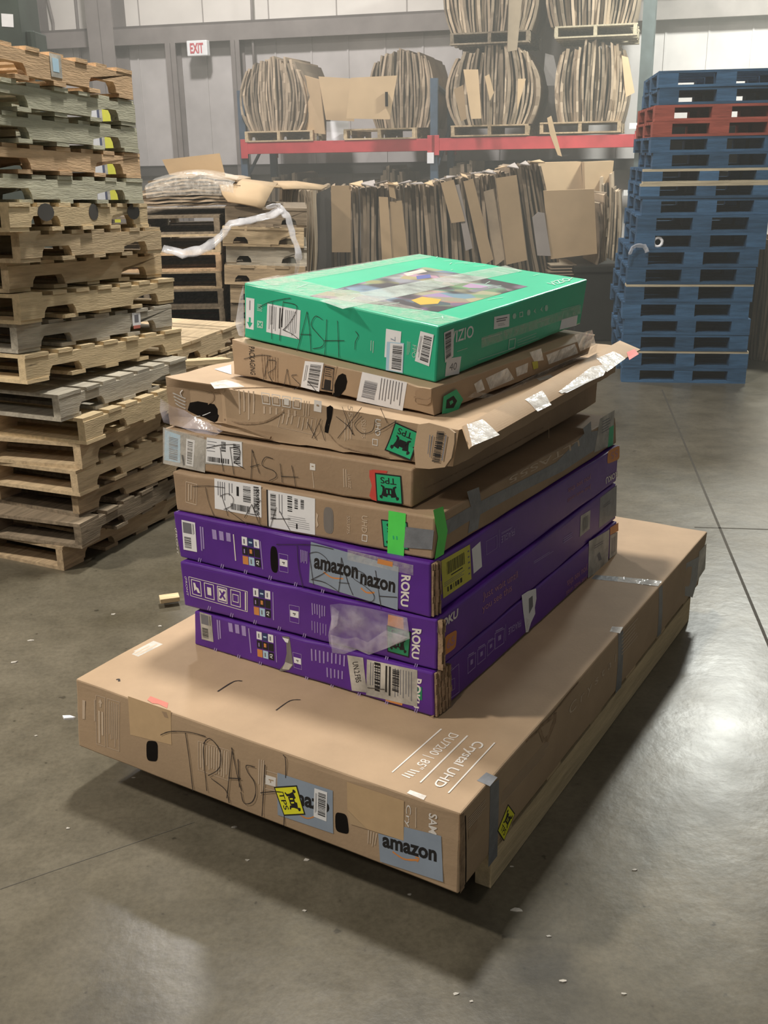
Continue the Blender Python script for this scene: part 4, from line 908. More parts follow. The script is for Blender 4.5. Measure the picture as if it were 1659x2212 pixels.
def ticks(box, pts):
    d = dec(box, 'near', FA)
    for x, y in pts: d.stroke([(x-8, y+10), (x-2, y-12)], .003, M['lprint'], 1); d.stroke([(x+3, y+14), (x+9, y-8)], .003, M['lprint'], 1)
    d.build('tick_mark', 'small pale double tick mark')
def tab(box, pts, fr=FA):
    d = dec(box, 'near', fr); Q = d.q(pts); d.frame(Q, M['lprint'], 1, .04, .03); d.quad(d.sub(Q, .08, .3, .92, .68), M['white'], 1, 2); d.quad(d.sub(Q, .35, .44, .65, .49), M['ink'], 2, 1); d.quad(d.sub(Q, .45, .52, .6, .56), M['ink'], 2, 1); d.build('icon_tab', 'white icon tab in a thin frame')
# top purple, near side
label_sheet(p1, 'near', FA, [(140, 328), (218, 345), (230, 515), (152, 500)], 3, 'product_label')
d = dec(p1, 'near', FA); d.text('(FRONT', (100, 375), (112, 525), (124, 528), (113, 378), M['wprint'], 1); d.lines(d.q([(242, 365), (268, 372), (276, 525), (252, 520)]), 2, M['lprint'], 1, .6, True)
Q = d.q([(305, 380), (428, 408), (432, 470), (312, 445)]); d.lines(Q, 3, M['lprint'], 1, .62, True); d.stroke([(440, 412), (453, 565)], .004, M['wprint'], 1); d.lines(d.q([(825, 500), (870, 512), (868, 590), (828, 582)]), 5, M['lprint'], 1, .5, True)
d.text('ROKU', (1410, 645), (1406, 826), (1450, 832), (1466, 652), M['wprint'], 1, .035); d.build('printed_text', 'white print and bold lettering')
apps(p1, [(487, 424), (590, 447), (604, 612), (496, 590)], [(595, 452), (610, 615)]); tab(p1, [(702, 520), (756, 532), (757, 636), (706, 625)])
d = dec(p1, 'near', FA); d.oval([(652, 476), (694, 486), (700, 640), (656, 628)], M['hole'], 0, 3); d.build('carry_hole', 'dark oval carrying hole')
d = dec(p1, 'near', FA, .0026); d.px([(888, 455), (1395, 600), (1390, 850), (878, 690)], M['amz']); d.text('amazon', (905, 608), (1160, 672), (1162, 605), (908, 545), M['ink'], 1, .035); d.text('nazon', (1172, 700), (1374, 752), (1378, 690), (1176, 636), M['ink'], 1, .035)
d.stroke([(962, 630), (1010, 662), (1075, 668)], .004, M['orange'], 1); d.stroke([(1178, 722), (1210, 748), (1256, 748)], .005, M['orange'], 1); d.px([(1275, 552), (1362, 572), (1360, 600), (1272, 580)], M['orange'], 1); d.build('branded_tape', 'blue grey tape with bold dark lettering', sub='lettering')
d = dec(p1, 'near', FA, .003); d.px([(1100, 500), (1480, 590), (1480, 650), (1100, 560)], M['tape']); d.build('clear_tape', 'clear glossy tape along the top edge')
hand(p1, 'near', FA, [[(690, 470), (890, 472), (1020, 497)], [(810, 475), (818, 600), (845, 725)], [(880, 520), (890, 600), (905, 705)], [(880, 522), (930, 515), (985, 560), (985, 620), (890, 675)], [(893, 672), (970, 690), (1050, 742)], [(1065, 545), (1060, 650), (1048, 748)], [(1065, 545), (1100, 680), (1132, 762)], [(1050, 690), (1112, 695)],
     [(1200, 640), (1150, 620), (1130, 660), (1200, 710), (1252, 760), (1240, 800), (1150, 790)], [(1262, 620), (1280, 740), (1296, 845)], [(1282, 768), (1388, 775)]], w=.0026)
ticks(p1, [(245, 560), (375, 595), (510, 628), (652, 662), (800, 700), (955, 740)])
# middle purple, near side
d = dec(p2, 'near', FA); d.text('(FRONT', (155, 655), (168, 765), (182, 768), (170, 658), M['wprint'], 1); Q = d.q([(180, 655), (522, 742), (522, 862), (192, 768)]); d.frame(Q, M['wprint'], 1, .01, .03)
for i in range(4):
    s = d.sub(Q, .04+i*.225, .1, .21+i*.225, .88); d.frame(s, M['wprint'], 1, .07, .05)
    if i == 0: d.lpoly(s, [(.2, .2), (.4, .2), (.5, .45), (.7, .5), (.85, .8), (.6, .8), (.45, .6), (.25, .75)], M['wprint'], 1)
    if i == 1: d.quad(d.sub(s, .3, .25, .7, .75), M['wprint'], 1, 1)
    if i == 2: d.quad(d.sub(s, .12, .12, .88, .88), M['wprint'], 1, 1); d.stroke([d.loc(s, .25, .25), d.loc(s, .75, .75)], .006, M['purple'], 3, False, True); d.stroke([d.loc(s, .75, .25), d.loc(s, .25, .75)], .006, M['purple'], 3, False, True)
    if i == 3: d.frame(d.sub(s, .2, .25, .8, .75), M['wprint'], 1, .1)
d.quad(d.sub(Q, .955, .06, .975, .94), M['wprint'], 1, 2)
d.lines(d.q([(888, 808), (975, 828), (974, 905), (892, 888)]), 6, M['lprint'], 1, .4, True); d.lines(d.q([(888, 910), (985, 935), (984, 1010), (890, 985)]), 6, M['lprint'], 1, .25, True)
d.text('ROKU', (1472, 955), (1470, 1128), (1512, 1136), (1528, 962), M['wprint'], 1, .035); d.build('printed_text', 'white print, pictograms and bold lettering')
apps(p2, [(553, 722), (656, 743), (660, 905), (560, 882)], [(668, 746), (672, 908)]); tab(p2, [(762, 818), (822, 830), (820, 930), (766, 917)])
lift_sticker(p2, 'near', FA, [(1455, 1125), (1330, 1090), (1325, 935), (1468, 975)], 'dgreen', lab='dark green square sticker under the pouch')
d = dec(p2, 'near', FA, .002); d.px([(1335, 875), (1422, 895), (1425, 965), (1330, 945)], M['orange']); d.build('size_sticker', 'orange sticker')
d = dec(p2, 'near', FA, .006); d.poly([(1005, 815), (1060, 808), (1180, 825), (1300, 850), (1450, 890), (1466, 1010), (1350, 1060), (1230, 1105), (1160, 1075), (1090, 1100), (1020, 1095), (1000, 1040), (995, 990), (1012, 900)], M['pouch']); o = d.build('plastic_pouch', 'crumpled clear plastic pouch')
d = dec(p2, 'near', FA, .009); d.poly([(1010, 985), (1100, 1010), (1160, 1000), (1225, 1030), (1230, 1100), (1160, 1070), (1090, 1098), (1020, 1090)], M['pouch']); d.poly([(1020, 820), (1060, 850), (1050, 930), (1015, 960)], M['pouch'], 1); d.poly([(1225, 1030), (1330, 960), (1460, 1000), (1340, 1062), (1232, 1100)], M['pouch'], 2); d.build('plastic_pouch', 'folded layer of the clear plastic pouch')
ticks(p2, [(300, 838), (430, 878), (565, 918), (705, 955), (850, 995), (1325, 1128), (1495, 1170)])
# lowest purple, near side
label_sheet(p3, 'near', FA, [(245, 860), (312, 880), (325, 1035), (257, 1018)], 3, 'product_label', paper='offwhite')
d = dec(p3, 'near', FA); d.lines(d.q([(340, 905), (365, 910), (372, 1040), (350, 1035)]), 2, M['lprint'], 1, .6, True); d.lines(d.q([(400, 920), (515, 945), (520, 1010), (408, 985)]), 3, M['lprint'], 1, .62, True); d.stroke([(528, 955), (542, 1098)], .004, M['lprint'], 1)
d.lines(d.q([(882, 1072), (1095, 1115), (1092, 1192), (885, 1150)]), 9, M['lprint'], 1, .35, True); d.lines(d.q([(972, 1180), (1082, 1205), (1080, 1265), (975, 1240)]), 5, M['lprint'], 1, .35, True)
d.text('ROKU', (1478, 1242), (1478, 1412), (1512, 1420), (1530, 1250), M['wprint'], 1, .035); d.build('printed_text', 'white print and bold lettering')
apps(p3, [(573, 972), (673, 996), (679, 1150), (580, 1124)], [(682, 1000), (690, 1152)]); tab(p3, [(782, 1092), (833, 1105), (836, 1196), (790, 1182)])
d = dec(p3, 'near', FA); d.poly([(718, 1000), (762, 1005), (768, 1035), (778, 1110), (785, 1170), (762, 1197), (700, 1205), (735, 1160), (748, 1100), (745, 1030)], M['hole_grey']); d.poly([(722, 1008), (760, 1018), (755, 1040), (740, 1035)], M['white'], 1); d.poly([(740, 1150), (782, 1165), (760, 1195), (722, 1190)], M['offwhite'], 1); d.build('torn_hole', 'torn carrying hole showing grey foam')
label_sheet(p3, 'near', FA, [(1212, 1135), (1503, 1197), (1503, 1410), (1207, 1340)], 4, lab='wide dirty white printed label', paper='offwhite')
label_sheet(p3, 'near', FA, [(1098, 1110), (1190, 1125), (1212, 1327), (1125, 1315)], 5, lab='tilted white paper slip', paper='offwhite', lift=.0028)
d = dec(p3, 'near', FA, .0034); d.text('UN.2.FBS', (1128, 1150), (1150, 1270), (1180, 1262), (1160, 1148), M['ink'], 1); d.bars(d.q([(1255, 1150), (1290, 1158), (1285, 1330), (1258, 1322)]), M['ink'], 1, 12, False); d.bars(d.q([(1360, 1190), (1400, 1200), (1395, 1330), (1358, 1318)]), M['ink'], 1, 18, False); d.stroke([(1215, 1298), (1315, 1308)], .002); d.build('printed_bars')
d = dec(p3, 'near', FA); d.px([(1322, 1352), (1420, 1378), (1415, 1402), (1318, 1376)], M['orange']); d.px([(1506, 1290), (1530, 1296), (1530, 1372), (1506, 1366)], M['dgreen']); d.build('size_sticker', 'orange and green sticker ends')
ticks(p3, [(335, 1080), (470, 1118), (595, 1158), (862, 1245), (1008, 1292), (1165, 1338), (1325, 1385), (1495, 1430)])
# open flap edges at the near right corner
def flaps(box, x0, x1, y0, y1, seed):
    rr = random.Random(seed); d = dec(box, 'right', FB, 0.0)
    f = d.f; d0 = d.p((x0, (y0+y1)/2))[0]; d1 = d.p((x1, (y0+y1)/2))[0]; d0 = max(d0, .003)
    n = 5
    mb = MB()
    for i in range(n):
        u0 = d0+(d1-d0)*i/n; u1 = u0+(d1-d0)/n*.62; h = rr.uniform(.004, .014)
        for j in range(8):
            v0, v1 = .02+j*.12, .02+(j+1)*.12; k0 = h+rr.uniform(-.002, .002)
            P = [f.at(u0, v0, 0), f.at(u1, v0, 0), f.at(u1, v1, 0), f.at(u0, v1, 0), f.at(u0, v0, k0), f.at(u1, v0, k0), f.at(u1, v1, k0), f.at(u0, v1, k0)]
            mb.add([p-box.base for p in P], ((0, 3, 2, 1), (4, 5, 6, 7), (0, 1, 5, 4), (1, 2, 6, 5), (2, 3, 7, 6), (3, 0, 4, 7)), M['card_edge'] if i % 2 == 0 else M['card_dark'])
    mb.build('flap_edge', box.root, label='layered raw cardboard flap edges at the corner')
flaps(p1, 178, 262, 650, 1030, 1); flaps(p2, 205, 285, 985, 1340, 2); flaps(p3, 232, 335, 1385, 1690, 3)
# right sides
d = dec(p1, 'right', FB, .002); Q = d.q([(283, 650), (475, 540), (485, 770), (298, 900)]); d.quad(Q, M['ylabel']); d.bars(d.sub(Q, .17, .12, .82, .45), M['ink'], 1, 24); d.lines(d.sub(Q, .3, .49, .75, .53), 1, M['ink'], 1, .8); d.lines(d.sub(Q, .05, .6, .85, .74), 3, M['greyink'], 1, .3); d.bars(d.sub(Q, .15, .77, .7, .9), M['ink'], 1, 8); d.lines(d.sub(Q, .9, .1, .97, .9), 5, M['greyink'], 1, .3); d.build('yellow_label', 'yellow label with a black barcode', sub='barcode')
d = dec(p1, 'right', FB); d.px([(488, 572), (545, 520), (556, 688), (500, 735)], M['white']); d.build('paper_label', 'blank white label')
d = dec(p1, 'right', FB); L = M['lprint']
d.frame(d.q([(582, 520), (655, 478), (655, 565), (585, 612)]), L, 1, .03); d.text('FRAGILE', (772, 432), (684, 488), (684, 532), (772, 476), L, 1, .01); d.lines(d.q([(684, 460), (772, 412), (772, 425), (684, 476)]), 2, L, 1, .5); d.stroke([(668, 440), (668, 560)], .002, L)
d.text('Just wait until', (1278, 138), (1125, 228), (1125, 262), (1278, 172), M['oprint'], 1); d.text('you see this', (1278, 70), (1128, 160), (1128, 205), (1278, 115), M['oprint'], 1); d.text('ROKU', (1456, 52), (1376, 98), (1378, 140), (1456, 90), M['wprint'], 1, .03); d.build('printed_text', 'upside down print on the right side')
d = dec(p1, 'right', FD); d.oval([(1372, 1215), (1440, 1180), (1440, 1262), (1368, 1292)], M['orange'], 0, 6); d.text('55', (1430, 1205), (1390, 1225), (1390, 1265), (1430, 1245), M['oprint'], 1); d.build('size_sticker', 'orange size badge')
d = dec(p2, 'right', FB); d.text('Just wait until', (562, 925), (792, 775), (790, 715), (560, 862), M['oprint'], 1); d.text('you see this', (560, 1002), (755, 862), (752, 800), (556, 945), M['oprint'], 1); d.text('ROKU', (258, 1128), (395, 1022), (398, 962), (262, 1066), M['wprint'], 1, .035)
d.lines(d.q([(1095, 495), (1165, 450), (1165, 490), (1095, 540)]), 3, L, 1, .4); d.lines(d.q([(900, 650), (1030, 570), (1030, 590), (900, 672)]), 2, L, 1, .4); d.build('printed_text', 'copper slogan and white lettering')
d = dec(p2, 'right', FB); d.oval([(310, 1150), (390, 1104), (382, 1225), (300, 1286)], M['orange'], 0, 6); d.text('65', (322, 1240), (375, 1200), (376, 1140), (322, 1178), M['oprint'], 1, .02); d.build('size_sticker', 'orange size badge')
label_sheet(p2, 'right', FB, [(1210, 352), (1275, 312), (1270, 437), (1204, 492)], 5, 'barcode_label', paper='offwhite'); d = dec(p2, 'right', FB, .003); d.bars(d.q([(1225, 365), (1262, 342), (1258, 425), (1222, 455)]), M['greyink'], 1, 5); d.build('printed_bars')
d = dec(p2, 'right', FB); d.poly([(1340, 232), (1450, 147), (1446, 350), (1332, 432)], M['duct']); d.lines(d.q([(1365, 275), (1420, 235), (1420, 262), (1365, 302)]), 2, M['greyink'], 1, .4); d.build('tape_strip', 'grey printed tape at the far end')
d = dec(p3, 'right', FB)
for q in ([(460, 1290), (515, 1255), (512, 1355), (460, 1402)], [(525, 1240), (580, 1205), (578, 1298), (525, 1342)], [(590, 1195), (640, 1160), (638, 1235), (590, 1285)], [(640, 1130), (705, 1095), (702, 1195), (640, 1240)]):
    Q = d.q(q); d.frame(Q, L, 1, .05); d.quad(d.sub(Q, .35, .3, .65, .6), L, 1, 1); d.lines(d.sub(Q, .1, -.14, .9, -.05), 1, L, 1, .8)
d.frame(d.q([(300, 1420), (402, 1330), (405, 1520), (312, 1590)]), L, 1, .025); d.lines(d.q([(305, 1390), (380, 1340), (380, 1365), (305, 1415)]), 2, L, 1, .3); d.frame(d.q([(328, 1450), (375, 1425), (375, 1500), (328, 1530)]), L, 1, .05)
d.text('FRAGILE', (815, 1038), (731, 1098), (731, 1142), (815, 1082), L, 1, .01); d.stroke([(712, 1070), (712, 1180)], .002, L); d.text('you see this', (1255, 665), (1120, 770), (1122, 830), (1255, 725), M['oprint'], 1); d.text('Just wait until', (1255, 735), (1115, 842), (1117, 880), (1255, 775), M['oprint'], 1); d.build('printed_text', 'pale pictograms and upside down print')
d = dec(p3, 'right', FB, .003); d.poly([(818, 878), (860, 850), (913, 832), (916, 900), (905, 960), (908, 1000), (880, 1060), (862, 1120), (846, 1125), (838, 1060), (828, 985)], M['white']); d.poly([(865, 900), (890, 880), (893, 950), (868, 1000)], M['greyink'], 1); d.poly([(845, 1030), (870, 1040), (858, 1110), (848, 1115)], M['tape'], 1); d.build('torn_label', 'torn white plastic label')
d = dec(p3, 'right', FB, .003); d.poly([(1265, 520), (1400, 442), (1392, 652), (1300, 735), (1258, 765)], M['offwhite']); d.px([(1405, 482), (1455, 455), (1450, 600), (1400, 637)], M['offwhite'], 0); d.px([(1405, 430), (1460, 395), (1460, 450), (1405, 480)], M['orange'], 0); d.lines(d.q([(1300, 545), (1370, 505), (1370, 530), (1300, 575)]), 2, M['greyink'], 1, .4); d.bars(d.q([(1415, 500), (1445, 482), (1442, 585), (1412, 608)]), M['greyink'], 1, 6); d.poly([(1320, 610), (1335, 590), (1350, 640), (1330, 650)], M['greyink'], 1); d.build('torn_label', 'dirty white labels at the far end')
d = dec(p3, 'near', FA, .001); d.poly([(1570, 1468), (1600, 1455), (1590, 1490)], M['card_edge']); d.build('worn_corner')
# -- brown carton with green and grey tape
B4 = {'Fb': (.1221, 2.4104, .779), 'Lb': (-.6168, 2.8725, .766), 'Rb': (.8457, 3.5587, .7555), 'Bb': (.0969, 4.0207, .7525), 'Ft': (.1282, 2.4144, .8934), 'Lt': (-.6207, 2.8772, .8873), 'Rt': (.8358, 3.5586, .8547), 'Bt': (.0974, 4.0239, .8518)}
b4 = carton('television_carton', B4, M['card_dark'], 'brown television carton with bright green tape at its corner, just above the purple ones', G0, (.0005, .0008, 0), .003, seed=5)
d = dec(b4, 'near', FA); Q = d.q([(165, 105), (232, 122), (228, 245), (165, 228)]); d.frame(Q, T, 1, .04); d.lines(d.sub(Q, .15, .1, .6, .9), 2, T, 1, .4, True); d.lines(d.sub(Q, .68, .1, .9, .9), 2, T, 1, .3, True)
d.text('SSU775', (1096, 305), (1096, 408), (1112, 412), (1115, 308), T, 1); d.text('UHD', (1182, 302), (1182, 400), (1212, 406), (1215, 308), M['tprint'], 1, .01); Q = d.q([(1184, 412), (1215, 418), (1213, 456), (1182, 450)]); d.frame(Q, M['wprint'], 1, .12)
d.poly([(918, 285), (930, 300), (925, 330), (932, 360), (920, 375), (916, 340)], T, 1); d.build('printed_text', 'pale sideways print')
label_sheet(b4, 'near', FA, [(330, 88), (600, 131), (603, 316), (333, 263)], 0); d = dec(b4, 'near', FA, .003); d.text('SOUTTOPUR', (572, 150), (575, 300), (592, 304), (590, 152), M['ink'], 1); d.build('printed_bars')
d = dec(b4, 'near', FA); d.px([(630, 153), (650, 157), (655, 372), (636, 368)], M['ink']); d.build('label_edge', 'black strip beside the label')
label_sheet(b4, 'near', FA, [(640, 156), (912, 206), (912, 416), (645, 369)], 2)
d = dec(b4, 'near', FA); d.oval([(960, 250), (1018, 260), (1020, 414), (962, 402)], M['hole_grey'], 0, 3.2); d.oval([(970, 262), (1010, 270), (1012, 405), (972, 396)], M['hole_grey'], 1, 3.2); d.build('carry_hole', 'grey oval carrying hole')
lift_sticker(b4, 'near', FA, [(1455, 505), (1308, 485), (1293, 325), (1446, 342)], 'sgreen', lab='green square sticker partly under tape')
d = dec(b4, 'near', FA, .0042); d.px([(1338, 274), (1438, 292), (1425, 552), (1330, 540)], M['neon']); d.build('tape_strip', 'bright green tape on the near side')
d = dec(b4, 'near', FA, .0050); d.px([(1436, 368), (1600, 388), (1590, 500), (1425, 488)], M['duct']); d.build('tape_strip', 'grey tape on the near side')
hand(b4, 'near', FA, [[(205, 135), (300, 132), (390, 142)], [(280, 138), (300, 230), (335, 318)], [(372, 185), (390, 240), (410, 305)], [(365, 190), (410, 176), (440, 205), (432, 245), (385, 268)], [(400, 265), (470, 315), (530, 362)], [(548, 238), (525, 280), (505, 315)], [(548, 238), (570, 300), (590, 350)], [(520, 290), (580, 300)], [(600, 215), (560, 260), (590, 310), (600, 360), (650, 365)],
     [(690, 255), (672, 310), (655, 372)], [(710, 278), (735, 330), (768, 388)], [(655, 322), (770, 322)]], w=.0024)
d = dec(b4, 'right', FX, .002)
d.poly([(958, 1128), (1009, 1098), (1062, 1070), (1130, 1036), (1202, 998), (1263, 935), (1318, 925), (1301, 961), (1215, 1018), (1130, 1060), (1055, 1101), (1005, 1130), (958, 1160)], M['duct']); d.poly([(1008, 1062), (1034, 1052), (1040, 1090), (1032, 1142), (1010, 1152), (1018, 1100)], M['duct'], 1); d.build('tape_strip', 'grey tape along the side seam')
d = dec(b4, 'right', FX, .002); d.poly([(1259, 925), (1276, 910), (1277, 935), (1264, 945)], M['duct']); d.build('tape_strip', 'short dark tape tab')
d = dec(b4, 'right', FB, .0034); d.poly([(230, 312), (296, 288), (312, 370), (326, 450), (300, 605), (240, 640), (262, 490)], M['neon']); d.build('tape_strip', 'bright green tape round the corner')
d = dec(b4, 'right', FD, .003); d.px([(1325, 1030), (1410, 978), (1402, 1175), (1292, 1225)], M['offwhite']); d.lines(d.q([(1340, 1040), (1395, 1010), (1385, 1090), (1335, 1120)]), 5, M['greyink'], 1, .35); d.poly([(1380, 1080), (1405, 1065), (1400, 1180), (1370, 1195)], M['sgreen'], 2); d.build('torn_label', 'dirty white and green label at the far end')
d = dec(b4, 'right', FD); d.text('LLTAS55', (1205, 1150), (800, 1370), (800, 1405), (1210, 1185), T, 1); d.build('printed_text', 'worn sideways print')

# -- plain brown carton with the red and green sticker
B5 = {'Fb': (.0721, 2.48, .8955), 'Lb': (-.6518, 2.9211, .8925), 'Rb': (.7818, 3.6414, .8859), 'Bb': (.0587, 4.0822, .8909), 'Ft': (.0765, 2.4802, 1.0012), 'Lt': (-.6461, 2.921, 1.0058), 'Rt': (.7826, 3.6413, .9967), 'Bt': (.0594, 4.0822, 1.0017)}
b5 = carton('television_carton', B5, M['card_dark'], 'brown television carton with a red edged green sticker, above the green taped one', G0, (.0005, .0008, 0), .003, seed=6)
d = dec(b5, 'near', FC); d.text('UAT7Z', (1322, 1548), (1330, 1640), (1350, 1645), (1342, 1552), T, 1); d.lines(d.q([(1290, 1510), (1322, 1520), (1325, 1655), (1295, 1640)]), 2, T, 1, .4, True); Q = d.q([(1075, 1475), (1110, 1482), (1110, 1525), (1074, 1520)]); d.quad(Q, M['wprint'], 1, 1); d.quad(d.sub(Q, .3, .35, .7, .5), M['card_dark'], 2, 1); d.stroke([(1090, 1530), (1102, 1640)], .003, T, 1); d.build('printed_text', 'pale sideways print')
d = dec(b5, 'near', FC, .0018); d.poly([(100, 1238), (380, 1318), (625, 1332), (628, 1502), (380, 1480), (378, 1538), (102, 1478)], M['offwhite']); d.px([(112, 1255), (215, 1290), (215, 1475), (108, 1455)], M['blue_pale'], 1); d.bars(d.q([(140, 1300), (200, 1315), (196, 1465), (140, 1450)]), M['greyink'], 2, 20, False); d.px([(255, 1312), (312, 1325), (300, 1500), (250, 1488)], M['white'], 1); d.bars(d.q([(264, 1330), (298, 1338), (290, 1490), (258, 1482)]), M['ink'], 2, 18, False); d.px([(222, 1420), (235, 1422), (245, 1490), (232, 1490)], M['ink'], 1)
Q = d.q([(390, 1305), (622, 1338), (628, 1502), (385, 1470)]); d.quad(Q, M['white'], 1); d.lines(d.sub(Q, .02, .1, .3, .6), 4, M['greyink'], 2, .2); d.bars(d.sub(Q, .42, .08, .55, .5), M['ink'], 2, 12, False); d.bars(d.sub(Q, .76, .1, .95, .9), M['ink'], 2, 14, False); d.bars(d.sub(Q, .05, .75, .65, .95), M['ink'], 2, 20); d.build('shipping_label', 'white and pale blue labels under clear tape', sub='barcode', thr=2)
d = dec(b5, 'near', FC, .0034); d.px([(100, 1238), (375, 1300), (372, 1535), (100, 1478)], M['tape']); d.build('clear_tape', 'clear tape over the labels')
hand(b5, 'near', FC, [[(388, 1376), (480, 1355), (582, 1350)], [(480, 1368), (490, 1450), (502, 1532)], [(545, 1368), (558, 1460), (572, 1552)], [(545, 1372), (600, 1375), (612, 1425), (570, 1470)], [(572, 1470), (640, 1510)], [(692, 1385), (690, 1480), (685, 1582)], [(692, 1385), (718, 1470), (742, 1545)], [(680, 1500), (742, 1482)], [(832, 1446), (780, 1436), (760, 1490), (835, 1525), (852, 1565), (805, 1592)], [(878, 1478), (886, 1540), (892, 1602)], [(955, 1490), (970, 1560), (982, 1636)], [(884, 1562), (1000, 1568)]], w=.0026)
d = dec(b5, 'near', FA, .0018); d.poly([(1226, 42), (1260, 38), (1272, 60), (1272, 222), (1240, 212), (1226, 190), (1240, 130), (1226, 80)], M['red']); d.px([(1240, 38), (1330, 46), (1325, 60), (1240, 56)], M['red'], 0); d.build('red_label', 'torn red sticker edge')
lift_sticker(b5, 'near', FA, [(1420, 243), (1268, 222), (1258, 56), (1410, 74)], 'sgreen')
d = dec(b5, 'right', FD); d.stroke([(300, 1440), (700, 1240), (1000, 1080)], .003, M['card_edge'], 1); d.build('side_crease')

# -- crushed brown carton with the lifted lid
Lt = at_y(357, 813, 2.935); Lb = Vector((Lt.x, Lt.y-.004, 1.0105)); Ft = at_y(992, 930, 2.457); Fb = Vector((Ft.x-.015, Ft.y+.004, 1.0065))
Rt = Vector((.847, 3.617, 1.10)); Bt = Lt+(Rt-Ft); Bt.z = 1.12
B6 = {'Fb': Fb, 'Lb': Lb, 'Rb': Vector((.840, 3.617, 1.0035)), 'Bb': Vector((Bt.x, Bt.y, 1.0065)), 'Ft': Ft, 'Lt': Lt, 'Rt': Rt, 'Bt': Bt}
def crush(u, v):
    if not (0 < u < 1 and 0 < v < 1): return 0
    e = min(1, min(v, 1-v)*5)*min(1, u*14)
    k = max(0, min(1, (.225-u)/.035)); k = k*k*(3-2*k)
    f = .005*math.sin(u*19+v*2.2)*max(0, 1-abs(v-.35)*2)*min(1, (1-u)*8)*(1-k)
    return -.020*k*e+f*e
b6 = carton('television_carton', B6, M['card'], 'crushed brown television carton with a torn corner hole and a lifted taped lid', G0, (-.004, -.004, -.02), .006, n=40, seed=7, dent=crush)
d = dec(b6, 'near', FC)
d.lines(d.q([(590, 990), (720, 1000), (715, 1200), (600, 1190)]), 4, T, 1, .3, True); Q = d.q([(745, 1000), (1030, 1045), (1022, 1125), (755, 1085)])
for i in range(4):
    s = d.sub(Q, i*.25+.02, .05, i*.25+.22, .95); d.frame(s, M['wprint'], 1, .08)
    d.quad(d.sub(s, .2, .2, .8, .8), T if i != 2 else M['wprint'], 1, 1)
d.lines(d.q([(755, 1095), (1000, 1130), (998, 1180), (755, 1150)]), 6, T, 1, .3, True); d.lines(d.q([(1030, 1060), (1080, 1066), (1072, 1180), (1025, 1172)]), 3, T, 1, .4, True)
Q = d.q([(1103, 1055), (1153, 1065), (1150, 1140), (1100, 1130)]); d.quad(Q, M['wprint'], 1, 1); d.quad(d.sub(Q, .35, .35, .65, .5), M['card'], 2, 1)
Q = d.q([(880, 1135), (1120, 1180), (1100, 1290), (860, 1235)]); d.frame(Q, T, 1, .015, .02); d.lines(d.sub(Q, .05, .1, .4, .9), 3, T, 1, .3, True); d.lines(d.sub(Q, .48, .1, .95, .9), 4, T, 1, .25, True)
d.text('55', (1325, 1092), (1328, 1165), (1358, 1172), (1360, 1098), M['tprint'], 1); d.text('SSU775', (1412, 1182), (1418, 1305), (1440, 1312), (1445, 1190), T, 1); d.text('UHD', (1508, 1180), (1506, 1290), (1540, 1298), (1545, 1188), M['wprint'], 1, .01); d.frame(d.q([(1490, 1312), (1525, 1318), (1523, 1362), (1488, 1356)]), M['wprint'], 1, .12); d.lines(d.q([(1300, 1180), (1365, 1190), (1360, 1340), (1300, 1330)]), 3, T, 1, .25, True); d.build('printed_text', 'pale sideways print and pictograms')
d = dec(b6, 'near', FC); d.poly([(1185, 1105), (1210, 1092), (1228, 1105), (1218, 1180), (1195, 1278), (1172, 1270), (1172, 1240), (1186, 1180)], M['hole']); d.build('carry_hole', 'dark bent carrying slot')
d = dec(b6, 'near', FC); d.poly([(262, 1125), (275, 1075), (330, 1065), (440, 1085), (482, 1145), (462, 1190), (440, 1205), (415, 1195), (380, 1175), (330, 1160)], M['hole']); d.stroke([(300, 1168), (360, 1160), (415, 1138)], .002, M['white'], 2); d.build('torn_hole', 'black torn hole at the crushed corner')
d = dec(b6, 'near', FC, .003)
for k in range(4): d.stroke([(165+k*6, 1010+k*22), (210, 1030+k*22), (250, 1048+k*22)], .004, M['wprint'], 1)
d.stroke([(230, 990), (215, 1010), (225, 1030)], .003, M['wprint'], 1); d.build('printed_text', 'small pale sideways marks by the hole')
d = dec(b6, 'near', FC, .012); d.poly([(100, 1040), (170, 1090), (260, 1120), (330, 1165), (420, 1200), (500, 1215), (515, 1255), (460, 1290), (340, 1270), (240, 1235), (120, 1200), (95, 1120)], M['pouch']); d.build('torn_film', 'crumpled clear tape around the crushed corner')
d = dec(b6, 'near', FC, .010); d.poly([(430, 1200), (520, 1205), (660, 1240), (835, 1295), (830, 1310), (700, 1290), (560, 1262), (470, 1245)], M['card_dark']); d.build('torn_flap', 'curled torn lower edge', .006)
d = dec(b6, 'near', FC, .004); d.stroke([(505, 1185), (620, 1212), (760, 1205), (850, 1165), (900, 1130)], .005, M['card_edge'], 1); d.stroke([(370, 985), (430, 1010), (435, 1050), (400, 1085)], .003, M['card_edge'], 1); d.stroke([(435, 1000), (640, 978), (900, 975)], .003, M['card_edge'], 1); d.stroke([(1200, 1280), (1300, 1370), (1600, 1440)], .003, M['card_edge'], 1); d.build('side_crease', 'dark creases in the crushed side')
hand(b6, 'near', FC, [[(1060, 1205), (1120, 1320)], [(1150, 1180), (1090, 1310)], [(1140, 1210), (1175, 1325)], [(1290, 1100), (1360, 1285)], [(1420, 1105), (1260, 1310)], [(1250, 1165), (1330, 1230), (1365, 1285)], [(1420, 1165), (1372, 1220), (1420, 1275), (1490, 1260), (1510, 1185)], [(1545, 1110), (1590, 1210)], [(1505, 1275), (1590, 1230), (1650, 1195)]], w=.0024, lift=.0054)
lift_sticker(b6, 'near', FD, [(240, 1270), (88, 1208), (150, 1045), (285, 1105)], 'sgreen', lift=.006)
